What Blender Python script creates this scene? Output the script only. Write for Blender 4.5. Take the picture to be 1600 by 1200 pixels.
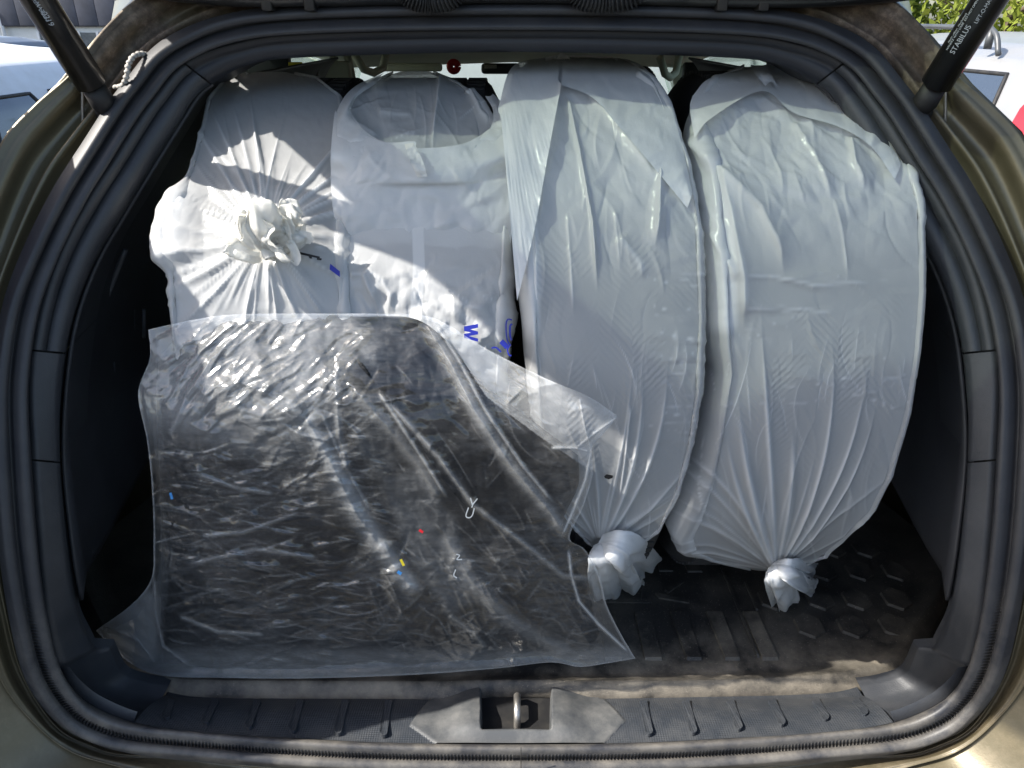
import bpy, math, random
import numpy as np
from math import radians, sin, cos, tan, pi
random.seed(7)
sc = bpy.context.scene
for o in list(bpy.data.objects): bpy.data.objects.remove(o)

# ---------------------------------------------------------------- camera, sky, sun, exposure
PITCH = radians(26.0); FPX = 1150.0; CAM = np.array([0.0, 0.0, 1.55])
cam_d = bpy.data.cameras.new('camera'); cam = bpy.data.objects.new('camera', cam_d)
sc.collection.objects.link(cam); cam.location = CAM; cam.rotation_euler = (pi/2-PITCH, 0, 0)
cam_d.sensor_width = 36; cam_d.lens = FPX/1600*36; cam_d.clip_start = 0.05; cam_d.clip_end = 2000
sc.camera = cam
SUN = np.array([-1.0, -0.19, 1.02]); SUN /= np.linalg.norm(SUN)
sun_d = bpy.data.lights.new('sun', 'SUN'); sun = bpy.data.objects.new('sun', sun_d)
sc.collection.objects.link(sun); sun_d.energy = 4.8; sun_d.angle = radians(0.6); sun_d.color = (1, .955, .88)
import mathutils
sun.rotation_euler = mathutils.Vector(SUN).to_track_quat('Z', 'Y').to_euler(); sun.location = (-3, 0, 6)
w = bpy.data.worlds.new('World'); sc.world = w; w.use_nodes = True
wn = w.node_tree; wn.nodes.clear()
sky = wn.nodes.new('ShaderNodeTexSky'); sky.sky_type = 'NISHITA'; sky.sun_disc = False
sky.sun_elevation = math.asin(SUN[2]); sky.sun_rotation = math.atan2(SUN[0], SUN[1]); sky.dust_density = 2.2; sky.ozone_density = .85
bg = wn.nodes.new('ShaderNodeBackground'); bg.inputs[1].default_value = 0.15
wo = wn.nodes.new('ShaderNodeOutputWorld'); wn.links.new(sky.outputs[0], bg.inputs[0]); wn.links.new(bg.outputs[0], wo.inputs[0])
sc.view_settings.view_transform = 'Standard'; sc.view_settings.look = 'None'
sc.view_settings.exposure = 1.02; sc.view_settings.gamma = 1
sc.cycles.max_bounces = 10; sc.cycles.transparent_max_bounces = 16; sc.cycles.caustics_reflective = False
sc.cycles.caustics_refractive = False; sc.cycles.sample_clamp_indirect = 6

# ---------------------------------------------------------------- projection helpers (measured points onto real surfaces)
FW = np.array([0, cos(PITCH), -sin(PITCH)]); UP = np.array([0, sin(PITCH), cos(PITCH)]); RT = np.array([1.0, 0, 0])
def ray(x, y):
    x = np.asarray(x, float); y = np.asarray(y, float)
    return FW + ((x-800)/FPX)[..., None]*RT + ((600-y)/FPX)[..., None]*UP
def proj(P):
    r = P-CAM; f = r@FW
    return 800+FPX*(r@RT)/f, 600-FPX*(r@UP)/f
def G(z): return 0.60+0.5*np.maximum(z-0.77, 0)**2
def hit_g(x, y, off=0.0):
    d = ray(x, y); lo = np.full(d.shape[:-1], .3); hi = np.full(d.shape[:-1], 2.0)
    for _ in range(40):
        m = (lo+hi)/2; P = CAM+d*m[..., None]
        ins = P[..., 1] > G(P[..., 2])+off
        hi = np.where(ins, m, hi); lo = np.where(ins, lo, m)
    return CAM+d*((lo+hi)/2)[..., None]
def hit_z(x, y, z): d = ray(x, y); return CAM+d*((z-CAM[2])/d[..., 2])[..., None]
def hit_Y(x, y, Y): d = ray(x, y); return CAM+d*(np.asarray(Y)/d[..., 1])[..., None]
def hit_cyl(x, y, Yc, zc, R):
    d = ray(x, y); a = d[..., 1]**2+d[..., 2]**2; b = -d[..., 1]*Yc+d[..., 2]*(CAM[2]-zc)
    c = Yc**2+(CAM[2]-zc)**2-R*R; q = np.sqrt(np.maximum(b*b-a*c, 0))
    return CAM+d*((-b-q)/a)[..., None]

# ---------------------------------------------------------------- noise
_rs = np.random.RandomState(3); _perm = np.tile(_rs.permutation(512), 4); _ga = _rs.rand(512)*2*pi
def perlin(x, y, seed=0):
    x = np.asarray(x, float)+seed*17.31; y = np.asarray(y, float)+seed*9.77
    xi = np.floor(x).astype(int); yi = np.floor(y).astype(int); xf = x-xi; yf = y-yi
    u = xf**3*(xf*(xf*6-15)+10); v = yf**3*(yf*(yf*6-15)+10)
    def g(ix, iy, fx, fy):
        h = _ga[_perm[(_perm[ix & 511]+iy) & 511]]
        return np.cos(h)*fx+np.sin(h)*fy
    a = g(xi, yi, xf, yf); b = g(xi+1, yi, xf-1, yf); c = g(xi, yi+1, xf, yf-1); d = g(xi+1, yi+1, xf-1, yf-1)
    return ((a*(1-u)+b*u)*(1-v)+(c*(1-u)+d*u)*v)*1.5
def facets(x, y, s, seed, aniso=0.0, st=1.0):
    """creased film: sharp ridges between nearly flat facets"""
    ca, sa = cos(aniso), sin(aniso); X = (x*ca+y*sa)/st; Y = -x*sa+y*ca
    X = X/s+.8*perlin(X/s*.6, Y/s*.6, seed+1); Y = Y/s+.8*perlin(X*.6, Y/s*.6, seed+2)
    xi = np.floor(X).astype(int); yi = np.floor(Y).astype(int); f1 = np.full(X.shape, 9.); f2 = f1.copy(); h1 = np.zeros(X.shape)
    for dx in (-1, 0, 1):
        for dy in (-1, 0, 1):
            k = _perm[(_perm[(xi+dx+seed) & 511]+yi+dy+seed*3) & 511]; k2 = _perm[k+7]
            px = xi+dx+k/512.; py = yi+dy+k2/512.
            # each cell a tilted plane; upper envelope gives folds
            t = _ga[_perm[k+31]]; d = np.hypot(X-px, Y-py)
            hv = .35*(np.cos(t)*(X-px)+np.sin(t)*(Y-py))-d
            up = hv > h1-99*(f1 > 8); f2 = np.where(up, np.where(f1 > 8, f2, h1), np.maximum(np.where(f2 > 8, -9, f2), hv))
            h1 = np.where(up, hv, h1); f1 = np.where(up, 0, f1)
    return h1+.5
def smooth(e0, e1, x):
    t = np.clip((x-e0)/(e1-e0+1e-12), 0, 1); return t*t*(3-2*t)
def polydist(x, y, pts):
    """distance, signed side and running fraction along a polyline"""
    best = np.full(x.shape, 1e9); side = np.zeros(x.shape); fr = np.zeros(x.shape)
    pts = np.array(pts, float); L = np.hypot(*np.diff(pts, axis=0).T); T = L.sum(); acc = 0
    for i in range(len(pts)-1):
        ax, ay = pts[i]; bx, by = pts[i+1]; ux, uy = (bx-ax)/L[i], (by-ay)/L[i]
        t = np.clip((x-ax)*ux+(y-ay)*uy, 0, L[i]); dx = x-ax-ux*t; dy = y-ay-uy*t; d = np.hypot(dx, dy)
        m = d < best; best = np.where(m, d, best); side = np.where(m, ux*dy-uy*dx, side); fr = np.where(m, (acc+t)/T, fr); acc += L[i]
    return best, side, fr

# ---------------------------------------------------------------- object helpers
def link(o, parent=None):
    sc.collection.objects.link(o)
    if parent is not None:
        o.parent = parent
        o.matrix_parent_inverse = mathutils.Matrix.Translation(-parent.location) if parent.rotation_euler[2] == 0 else parent.matrix_basis.inverted()
    return o
def mesh(name, V, F, mat, parent=None, smooth_=True, uv=None, attrs=None, origin=None):
    me = bpy.data.meshes.new(name); V = np.asarray(V, float).reshape(-1, 3)
    org = np.zeros(3)
    if parent is None and origin is not None: org = np.array(origin, float)
    me.from_pydata((V-org).tolist() if len(V) < 5000 else [], [], F if len(V) < 5000 else [])
    if len(V) >= 5000:
        F = np.asarray(F, np.int32); n = len(F); k = F.shape[1]
        me.vertices.add(len(V)); me.vertices.foreach_set('co', (V-org).astype(np.float32).ravel())
        me.loops.add(n*k); me.loops.foreach_set('vertex_index', F.ravel())
        me.polygons.add(n); me.polygons.foreach_set('loop_start', np.arange(0, n*k, k, dtype=np.int32))
        me.polygons.foreach_set('loop_total', np.full(n, k, np.int32)); me.update(calc_edges=True)
    if uv is not None:
        l = me.uv_layers.new(name='UVMap'); idx = np.empty(len(me.loops), np.int32); me.loops.foreach_get('vertex_index', idx)
        l.data.foreach_set('uv', np.asarray(uv, np.float32).reshape(-1, 2)[idx].ravel())
    for k_, a in (attrs or {}).items():
        at = me.attributes.new(k_, 'FLOAT', 'POINT'); at.data.foreach_set('value', np.asarray(a, np.float32).ravel())
    me.polygons.foreach_set('use_smooth', [smooth_]*len(me.polygons))
    if mat: me.materials.append(mat)
    o = bpy.data.objects.new(name, me); o.location = org
    return link(o, parent)
def grid_faces(n, m, close_n=False, close_m=False):
    i = np.arange(n if close_n else n-1)[:, None]; j = np.arange(m if close_m else m-1)[None, :]
    i2 = (i+1) % n; j2 = (j+1) % m
    return np.stack([i*m+j, i*m+j2, i2*m+j2, i2*m+j], -1).reshape(-1, 4)
def gridmesh(name, P, mat, parent=None, cn=False, cm=False, uv=None, attrs=None, keep=None, flip=False, **k):
    n, m = P.shape[:2]; F = grid_faces(n, m, cn, cm)
    if keep is not None: F = F[keep.ravel()]
    if flip: F = F[:, ::-1]
    return mesh(name, P.reshape(-1, 3), F if n*m >= 5000 else F.tolist(), mat, parent, uv=None if uv is None else uv, attrs=attrs, **k)
def thing(name, label, cat, loc=(0, 0, 0), group=None):
    o = bpy.data.objects.new(name, None); o.location = loc; o.empty_display_size = .1; sc.collection.objects.link(o)
    o['label'] = label; o['category'] = cat
    if group: o['group'] = group
    return o
def tag(o, label, cat, group=None):
    o['label'] = label; o['category'] = cat
    if group: o['group'] = group
    return o
def solid(o, t, off=-1):
    m = o.modifiers.new('s', 'SOLIDIFY'); m.thickness = t; m.offset = off; return o
def bevel(o, wd=.003, s=2):
    m = o.modifiers.new('b', 'BEVEL'); m.width = wd; m.segments = s; m.limit_method = 'ANGLE'; return o
def box(name, lo, hi, mat, parent=None, bv=0.0, **k):
    x0, y0, z0 = lo; x1, y1, z1 = hi
    V = [(x0, y0, z0), (x1, y0, z0), (x1, y1, z0), (x0, y1, z0), (x0, y0, z1), (x1, y0, z1), (x1, y1, z1), (x0, y1, z1)]
    F = [(0, 3, 2, 1), (4, 5, 6, 7), (0, 1, 5, 4), (1, 2, 6, 5), (2, 3, 7, 6), (3, 0, 4, 7)]
    o = mesh(name, V, F, mat, parent, smooth_=bool(bv), **k)
    if bv: bevel(o, bv, 3)
    return o
def tube(name, pts, r, mat, parent=None, n=14, caps=True, prof=None, **k):
    pts = np.asarray(pts, float); m = len(pts); r = np.broadcast_to(r, (m,)); T = np.gradient(pts, axis=0); T /= np.linalg.norm(T, axis=1)[:, None]
    up = np.array([0, 0, 1.0]) if abs(T[0][2]) < .9 else np.array([1.0, 0, 0]); V = []
    N = np.cross(T[0], up); N /= np.linalg.norm(N)
    for i in range(m):
        N = N-T[i]*(N@T[i]); N /= np.linalg.norm(N); B = np.cross(T[i], N)
        for j in range(n): a = 2*pi*j/n; V.append(pts[i]+r[i]*(N*cos(a)+B*sin(a)))
    F = grid_faces(m, n, False, True).tolist()
    if caps: F += [list(range(n))[::-1], list(range((m-1)*n, m*n))]
    if len(V) >= 5000: F = [f for f in F if len(f) == 4]
    return mesh(name, V, F, mat, parent, **k)
def catmull(P, sub, closed=False):
    P = np.asarray(P, float); n = len(P); out = []
    for i in range(n if closed else n-1):
        p1 = P[i]; p2 = P[(i+1) % n]; p0 = P[i-1] if (closed or i) else 2*p1-p2; p3 = P[(i+2) % n] if (closed or i+2 < n) else 2*p2-p1
        for t in np.arange(sub)/sub:
            out.append(.5*((2*p1)+(-p0+p2)*t+(2*p0-5*p1+4*p2-p3)*t*t+(-p0+3*p1-3*p2+p3)*t**3))
    if not closed: out.append(P[-1])
    return np.array(out)
def prism(name, poly, h, mat, parent=None, bv=.001, down=.004):
    """raised pad: poly = Nx3 points on a plane (z up)"""
    P = np.asarray(poly, float); n = len(P); c = P.mean(0); top = c+(P-c)*.93; top[:, 2] += h; bot = P.copy(); bot[:, 2] -= down
    V = np.concatenate([bot, top]); F = [list(range(n, 2*n))]+[[i, (i+1) % n, n+(i+1) % n, n+i] for i in range(n)]
    return mesh(name, V, F, mat, parent, smooth_=False)

# ---------------------------------------------------------------- materials
class NT:
    def __init__(s, name):
        s.m = bpy.data.materials.new(name); s.m.use_nodes = True; s.t = s.m.node_tree; s.n = s.t.nodes; s.b = s.n['Principled BSDF']; s.out = s.n['Material Output']
    def new(s, t, **k):
        n = s.n.new(t)
        for a, v in k.items():
            if a.startswith('i_'): n.inputs[a[2:].replace('_', ' ')].default_value = v
            else: setattr(n, a, v)
        return n
    def l(s, a, b): s.t.links.new(a, b)
    def noise(s, scale, detail=4, rough=.55, vec=None, obj=True):
        n = s.new('ShaderNodeTexNoise'); n.inputs['Scale'].default_value = scale; n.inputs['Detail'].default_value = detail; n.inputs['Roughness'].default_value = rough
        if vec is None:
            if not hasattr(s, 'tc'): s.tc = s.new('ShaderNodeTexCoord')
            vec = s.tc.outputs['Object']
        s.l(vec, n.inputs['Vector']); return n.outputs['Fac']
    def ramp(s, fac, stops):
        r = s.new('ShaderNodeValToRGB'); e = r.color_ramp.elements
        while len(e) < len(stops): e.new(.5)
        for i, (p, c) in enumerate(stops): e[i].position = p; e[i].color = (c if len(c) == 4 else (*c, 1)) if isinstance(c, tuple) else (c, c, c, 1)
        s.l(fac, r.inputs[0]); return r.outputs[0]
    def mix(s, fac, a, b):
        m = s.new('ShaderNodeMix', data_type='RGBA')
        if isinstance(fac, (int, float)): m.inputs[0].default_value = fac
        else: s.l(fac, m.inputs[0])
        for q, v in ((6, a), (7, b)):
            if isinstance(v, tuple): m.inputs[q].default_value = (*v, 1) if len(v) == 3 else v
            else: s.l(v, m.inputs[q])
        return m.outputs[2]
    def math(s, op, a, b=0.0, clamp=False):
        m = s.new('ShaderNodeMath', operation=op, use_clamp=clamp)
        for q, v in ((0, a), (1, b)):
            if isinstance(v, (int, float)): m.inputs[q].default_value = v
            else: s.l(v, m.inputs[q])
        return m.outputs[0]
    def attr(s, name): return s.new('ShaderNodeAttribute', attribute_name=name).outputs['Fac']
    def bump(s, h, strength=.3, dist=.001, normal=None):
        b = s.new('ShaderNodeBump'); b.inputs['Strength'].default_value = strength; b.inputs['Distance'].default_value = dist
        s.l(h, b.inputs['Height'])
        if normal is not None: s.l(normal, b.inputs['Normal'])
        return b.outputs[0]
    def setc(s, c):
        if isinstance(c, tuple): s.b.inputs['Base Color'].default_value = (*c, 1)
        else: s.l(c, s.b.inputs['Base Color'])
def simple(name, col, rough=.5, metal=0, grain=0, gscale=400, var=.25, vscale=8, dust=0, dustcol=(.25, .22, .17), coat=0, spec=.5):
    t = NT(name); n = t.noise(vscale, 5)
    c = t.mix(t.ramp(n, [(.3, 0), (.7, 1)]), tuple(x*(1-var) for x in col), tuple(min(1, x*(1+var)) for x in col))
    if dust:
        d = t.math('MULTIPLY', t.ramp(t.noise(vscale*3, 8, .7), [(.42, 0), (.75, 1)]), dust); c = t.mix(d, c, dustcol)
        t.l(t.math('ADD', t.math('MULTIPLY', d, .5), rough, True), t.b.inputs['Roughness'])
    else: t.l(t.math('ADD', t.math('MULTIPLY', t.math('SUBTRACT', n, .5), .15), rough, True), t.b.inputs['Roughness'])
    t.setc(c); t.b.inputs['Metallic'].default_value = metal; t.b.inputs['Coat Weight'].default_value = coat; t.b.inputs['Coat Roughness'].default_value = .06
    t.b.inputs['Specular IOR Level'].default_value = spec
    if grain: t.l(t.bump(t.noise(gscale, 2), grain, .0006), t.b.inputs['Normal'])
    return t.m
M = {}
M['trim'] = simple('trim_plastic', (.034, .037, .043), .42, grain=.5, gscale=900, dust=.16, dustcol=(.16, .15, .14), vscale=7)
M['edge'] = simple('moulded_edge_plastic', (.09, .095, .105), .4, grain=.3)
M['trim_dark'] = simple('trim_dark_plastic', (.036, .038, .044), .5, grain=.4, gscale=700, dust=.1, dustcol=(.1, .09, .08))
M['header'] = simple('header_plastic', (.018, .019, .024), .5, grain=.4, gscale=700, dust=.08, dustcol=(.1, .1, .1))
M['black_gloss'] = simple('strut_black', (.012, .012, .012), .28, spec=.5, coat=.25, dust=.1, dustcol=(.2, .17, .12))
M['black'] = simple('matt_black', (.01, .01, .011), .6, dust=.1)
M['steel'] = simple('steel', (.45, .43, .4), .4, metal=.9, grain=.4, dust=.4, dustcol=(.2, .16, .1), vscale=40)
M['rubber_tyre'] = simple('tyre_rubber', (.02, .02, .021), .75, grain=.3, gscale=300)
M['beige'] = simple('headliner_fabric', (.62, .62, .53), .9, grain=.3, gscale=500, var=.06)
M['seat'] = simple('seat_fabric', (.035, .035, .037), .9, grain=.4, gscale=500)
M['red'] = simple('red_plastic', (.65, .02, .03), .35)
M['yellow'] = simple('yellow_label', (.75, .62, .03), .5, var=.05)
M['white_print'] = simple('white_print', (.5, .53, .55), .5, var=.05)
M['blue_print'] = simple('blue_print', (.012, .02, .30), .45, var=.1)
M['black_print'] = simple('black_print', (.012, .012, .014), .5, var=.1)
M['cord'] = simple('cord_grey', (.42, .40, .37), .6, dust=.4, dustcol=(.2, .17, .12), vscale=60)
M['glass_neigh'] = simple('car_glass_outer', (.035, .045, .06), .06, var=.1, spec=.9, coat=1)
M['redlight'] = simple('tail_lamp_red', (.5, .01, .015), .12, coat=1)
M['rail'] = simple('roof_rail', (.06, .065, .07), .4)
def paint(name, col, metal=.38, dirt=True):
    t = NT(name); fl = t.noise(1800, 1); c = t.mix(t.math('MULTIPLY', fl, .5), col, tuple(min(1, x*1.35) for x in col))
    dusty = t.ramp(t.noise(5, 8, .65), [(.40, 0), (.8, 1)]); c = t.mix(t.math('MULTIPLY', dusty, .35), c, (.30, .27, .20))
    r = t.math('ADD', t.math('MULTIPLY', dusty, .25), .30)
    if dirt:
        a = t.attr('dirt'); n = t.noise(38, 9, .72); n2 = t.noise(9, 5)
        k = t.math('MULTIPLY', a, t.ramp(t.math('ADD', t.math('MULTIPLY', n, .6), t.math('MULTIPLY', n2, .4)), [(.33, .1), (.5, 1)]), True)
        dc = t.ramp(t.noise(55, 8, .75), [(.3, (.045, .034, .026)), (.5, (.14, .105, .08)), (.68, (.34, .26, .19))])
        c = t.mix(k, c, dc); r = t.math('ADD', r, t.math('MULTIPLY', k, .5), True)
        t.l(t.math('MULTIPLY', t.math('SUBTRACT', 1.0, k, True), metal), t.b.inputs['Metallic'])
        t.l(t.math('MULTIPLY', t.math('SUBTRACT', 1.0, k, True), .25), t.b.inputs['Coat Weight'])
        t.l(t.bump(n, .5, .001), t.b.inputs['Normal'])
    else:
        t.b.inputs['Metallic'].default_value = metal; t.b.inputs['Coat Weight'].default_value = .3
    t.b.inputs['Coat Roughness'].default_value = .15
    t.setc(c); t.l(r, t.b.inputs['Roughness']); return t.m
M['paint'] = paint('olive_metallic_paint', (.100, .084, .046))
M['paint_white'] = paint('white_car_paint', (.62, .63, .64), 0, False)
M['paint_grey'] = paint('grey_car_paint', (.11, .12, .145), .3, False)
M['paint_silver'] = paint('silver_car_paint', (.22, .225, .235), .0, False)
def seal_mat():
    t = NT('weatherstrip_rubber'); uv = t.new('ShaderNodeUVMap'); sep = t.new('ShaderNodeSeparateXYZ'); t.l(uv.outputs[0], sep.inputs[0])
    v = sep.outputs['Y']; groove = t.ramp(v, [(.36, 0), (.42, 1), (.50, 1), (.56, 0)])
    teeth = t.math('SINE', t.math('MULTIPLY', sep.outputs['X'], 2*pi/.0042))
    low = t.attr('low'); h = t.math('MULTIPLY', t.math('MULTIPLY', teeth, groove), low)
    n = t.noise(600, 3); b1 = t.bump(n, .25, .0006); t.l(t.bump(h, .9, .0016, b1), t.b.inputs['Normal'])
    dn = t.ramp(t.noise(22, 8, .7), [(.35, 0), (.7, 1)]); d = t.math('MULTIPLY', dn, t.math('ADD', t.math('MULTIPLY', low, .42), .08), True)
    c = t.mix(d, (.028, .029, .034), (.27, .245, .205))
    c = t.mix(t.math('MULTIPLY', t.math('MULTIPLY', groove, low), t.math('SUBTRACT', .6, t.math('MULTIPLY', teeth, .5)), True), c, (.008, .008, .008))
    t.setc(c); t.b.inputs['Roughness'].default_value = .5; return t.m
M['seal'] = seal_mat()
def mat_rubber():
    t = NT('rubber_mat'); n = t.noise(14, 10, .72); n2 = t.noise(3.5, 5)
    fr = t.attr('dusty')
    d = t.math('MULTIPLY', t.ramp(t.math('ADD', t.math('MULTIPLY', n, .55), t.math('MULTIPLY', n2, .45)), [(.40, .0), (.62, 1)]), t.math('ADD', t.math('MULTIPLY', fr, .75), .10), True)
    c = t.mix(d, (.022, .021, .020), (.30, .26, .20)); sp = t.ramp(t.noise(420, 2), [(.66, 0), (.72, 1)]); c = t.mix(t.math('MULTIPLY', sp, .35), c, (.4, .35, .28))
    t.setc(c); t.l(t.math('ADD', t.math('MULTIPLY', d, .4), .5, True), t.b.inputs['Roughness'])
    t.l(t.bump(t.noise(520, 3), .6, .0008), t.b.inputs['Normal']); return t.m
M['mat'] = mat_rubber()
def sill_mat():
    t = NT('sill_plastic'); tc = t.new('ShaderNodeTexCoord'); t.tc = tc; sm = t.attr('patch')
    vo = t.new('ShaderNodeTexVoronoi'); vo.inputs['Scale'].default_value = 330; vo.inputs['Randomness'].default_value = 0; t.l(tc.outputs['Object'], vo.inputs['Vector'])
    h = t.math('MULTIPLY', vo.outputs['Distance'], t.math('SUBTRACT', 1.0, sm, True)); t.l(t.bump(h, .6, .0012, t.bump(t.noise(700, 2), .3, .0006)), t.b.inputs['Normal'])
    dn = t.ramp(t.noise(20, 9, .7), [(.42, 0), (.75, 1)]); d = t.math('MULTIPLY', dn, t.math('ADD', t.math('MULTIPLY', sm, .3), .16), True)
    c = t.mix(d, t.mix(sm, (.032, .037, .045), (.058, .062, .066)), (.27, .26, .24)); t.setc(c)
    t.l(t.math('ADD', t.math('MULTIPLY', sm, .1), .42), t.b.inputs['Roughness']); return t.m
M['sill'] = sill_mat()
def film(name, tread=False, a0=.43, col=(.83, .838, .838), trl=.32, rough=.24):
    """thin white polythene: 'layers' sets opacity from the plies, plus some painted light and shade"""
    t = NT(name); L = t.attr('ply_and_light'); uv = t.new('ShaderNodeUVMap'); mp = uv.outputs[0]
    wr = t.noise(26, 6, .6, mp); wr2 = t.noise(90, 4, .6, mp)
    ms = t.new('ShaderNodeMapping'); ms.inputs['Scale'].default_value = (120, 16, 1); t.l(mp, ms.inputs[0]); wr3 = t.noise(1, 5, .65, ms.outputs[0])
    h = t.math('ADD', t.math('ADD', t.math('MULTIPLY', wr, .9), t.math('MULTIPLY', wr2, .25)), t.math('MULTIPLY', wr3, .12))
    nb = t.bump(h, .35, .0035)
    if tread:
        sp = t.new('ShaderNodeSeparateXYZ'); t.l(mp, sp.inputs[0]); u, v = sp.outputs['X'], sp.outputs['Y']
        au = t.math('ABSOLUTE', u); zig = t.math('MULTIPLY', t.math('PINGPONG', t.math('ADD', u, 1.0), .035), 1.1)
        wv = t.math('SINE', t.math('MULTIPLY', t.math('ADD', v, t.math('ADD', zig, t.math('MULTIPLY', wr, .012))), 2*pi/.0088))
        sh = t.math('SINE', t.math('MULTIPLY', t.math('ADD', v, t.math('MULTIPLY', wr, .006)), 2*pi/.0125))
        isSh = t.ramp(au, [(.082, 0), (.09, 1)]); pat = t.math('ADD', t.math('MULTIPLY', wv, t.math('SUBTRACT', 1.0, isSh)), t.math('MULTIPLY', sh, isSh))
        mk = t.math('MULTIPLY', t.attr('tread'), t.ramp(t.noise(13, 3, .5, mp), [(.42, 0), (.58, 1)]))
        nb = t.bump(t.math('MULTIPLY', pat, mk), .22, .001, nb)
    t.l(nb, t.b.inputs['Normal'])
    c = t.mix(t.ramp(t.noise(9, 4, .5, mp), [(.3, 0), (.75, 1)]), tuple(x*.94 for x in col), col)
    t.setc(c); t.b.inputs['Roughness'].default_value = rough; t.b.inputs['Specular IOR Level'].default_value = .45
    tl = t.new('ShaderNodeBsdfTranslucent'); t.l(c, tl.inputs[0]); t.l(nb, tl.inputs['Normal'])
    m1 = t.new('ShaderNodeMixShader'); m1.inputs[0].default_value = trl; t.l(t.b.outputs[0], m1.inputs[1]); t.l(tl.outputs[0], m1.inputs[2])
    tr = t.new('ShaderNodeBsdfTransparent'); m2 = t.new('ShaderNodeMixShader'); t.l(t.math('ADD', t.math('MULTIPLY', L, .97-a0), a0, True), m2.inputs[0])
    t.l(tr.outputs[0], m2.inputs[1]); t.l(m1.outputs[0], m2.inputs[2]); t.l(m2.outputs[0], t.out.inputs[0]); return t.m
M['film'] = film('white_polythene', True)
M['film_warm'] = film('creamy_polythene', False, .90, (.85, .84, .79), .35)
def clear_film():
    t = NT('clear_polythene'); L = t.attr('ply_and_light'); uv = t.new('ShaderNodeUVMap'); mp = uv.outputs[0]
    def streak(ang, sx, sy):
        ms = t.new('ShaderNodeMapping'); ms.inputs['Rotation'].default_value = (0, 0, ang); ms.inputs['Scale'].default_value = (sx, sy, 1); t.l(mp, ms.inputs[0])
        return t.noise(1, 6, .65, ms.outputs[0])
    s1, s2, s3 = streak(.15, 9, 55), streak(.9, 10, 70), streak(-.6, 12, 80)
    def rg(x): return t.math('SUBTRACT', 1.0, t.math('MULTIPLY', t.math('ABSOLUTE', t.math('SUBTRACT', x, .5)), 5.0), True)
    r1, r2, r3 = rg(s1), rg(s2), rg(s3); msk = t.ramp(t.noise(7, 4, .5, mp), [(.42, 0), (.6, 1)])
    h = t.math('ADD', t.math('ADD', r1, t.math('MULTIPLY', r2, .6)), t.math('MULTIPLY', r3, .6))
    nb = t.bump(t.noise(45, 5, .6, mp), .25, .002); t.l(nb, t.b.inputs['Normal'])
    t.setc((.82, .84, .85)); t.b.inputs['Roughness'].default_value = .22; t.b.inputs['Specular IOR Level'].default_value = .8
    mx = t.math('MAXIMUM', t.math('POWER', r1, 3.0), t.math('MULTIPLY', t.math('POWER', r2, 4.0), .7)); mx = t.math('MULTIPLY', mx, msk)
    lw = t.new('ShaderNodeLayerWeight'); lw.inputs[0].default_value = .35; t.l(nb, lw.inputs['Normal'])
    a = t.math('ADD', t.math('ADD', t.math('MULTIPLY', L, .45), t.math('MULTIPLY', mx, .06)), t.math('ADD', t.math('MULTIPLY', lw.outputs['Facing'], .06), .004), True)
    tr = t.new('ShaderNodeBsdfTransparent'); tr.inputs[0].default_value = (.93, .94, .95, 1); m2 = t.new('ShaderNodeMixShader'); t.l(a, m2.inputs[0]); t.l(tr.outputs[0], m2.inputs[1]); t.l(t.b.outputs[0], m2.inputs[2])
    gl = t.new('ShaderNodeBsdfGlossy'); gl.inputs['Roughness'].default_value = .12; t.l(nb, gl.inputs['Normal'])
    lw2 = t.new('ShaderNodeLayerWeight'); lw2.inputs[0].default_value = .5; t.l(nb, lw2.inputs['Normal']); frv = t.math('ADD', t.math('MULTIPLY', t.math('POWER', lw2.outputs['Facing'], 4.0), .75), .052, True)
    m3 = t.new('ShaderNodeMixShader'); t.l(frv, m3.inputs[0]); t.l(m2.outputs[0], m3.inputs[1]); t.l(gl.outputs[0], m3.inputs[2])
    t.l(m3.outputs[0], t.out.inputs[0]); return t.m
M['clear'] = clear_film()
def bundle_mat():
    t = NT('black_polythene'); uv = t.new('ShaderNodeUVMap'); mp = uv.outputs[0]
    ms = t.new('ShaderNodeMapping'); ms.inputs['Rotation'].default_value = (0, 0, .3); ms.inputs['Scale'].default_value = (10, 45, 1); t.l(mp, ms.inputs[0])
    h = t.math('ADD', t.noise(1, 6, .65, ms.outputs[0]), t.math('MULTIPLY', t.noise(35, 5, .6, mp), .6))
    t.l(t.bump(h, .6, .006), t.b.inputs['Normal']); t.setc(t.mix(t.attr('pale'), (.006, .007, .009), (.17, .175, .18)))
    t.b.inputs['Roughness'].default_value = .5; t.b.inputs['Specular IOR Level'].default_value = .14; return t.m
M['bundle'] = bundle_mat()
def glass_mat(name, tint):
    t = NT(name); tr = t.new('ShaderNodeBsdfTransparent'); tr.inputs[0].default_value = (*tint, 1); gl = t.new('ShaderNodeBsdfGlossy'); gl.inputs['Roughness'].default_value = .02
    lw = t.new('ShaderNodeLayerWeight'); lw.inputs[0].default_value = .5; fv = t.math('ADD', t.math('MULTIPLY', t.math('POWER', lw.outputs['Facing'], 4.0), .8), .05, True); m = t.new('ShaderNodeMixShader'); t.l(fv, m.inputs[0]); t.l(tr.outputs[0], m.inputs[1]); t.l(gl.outputs[0], m.inputs[2]); t.l(m.outputs[0], t.out.inputs[0]); return t.m
M['glass_green'] = glass_mat('tinted_glass', (.42, .46, .425)); M['glass'] = glass_mat('window_glass', (.78, .85, .80))

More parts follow.
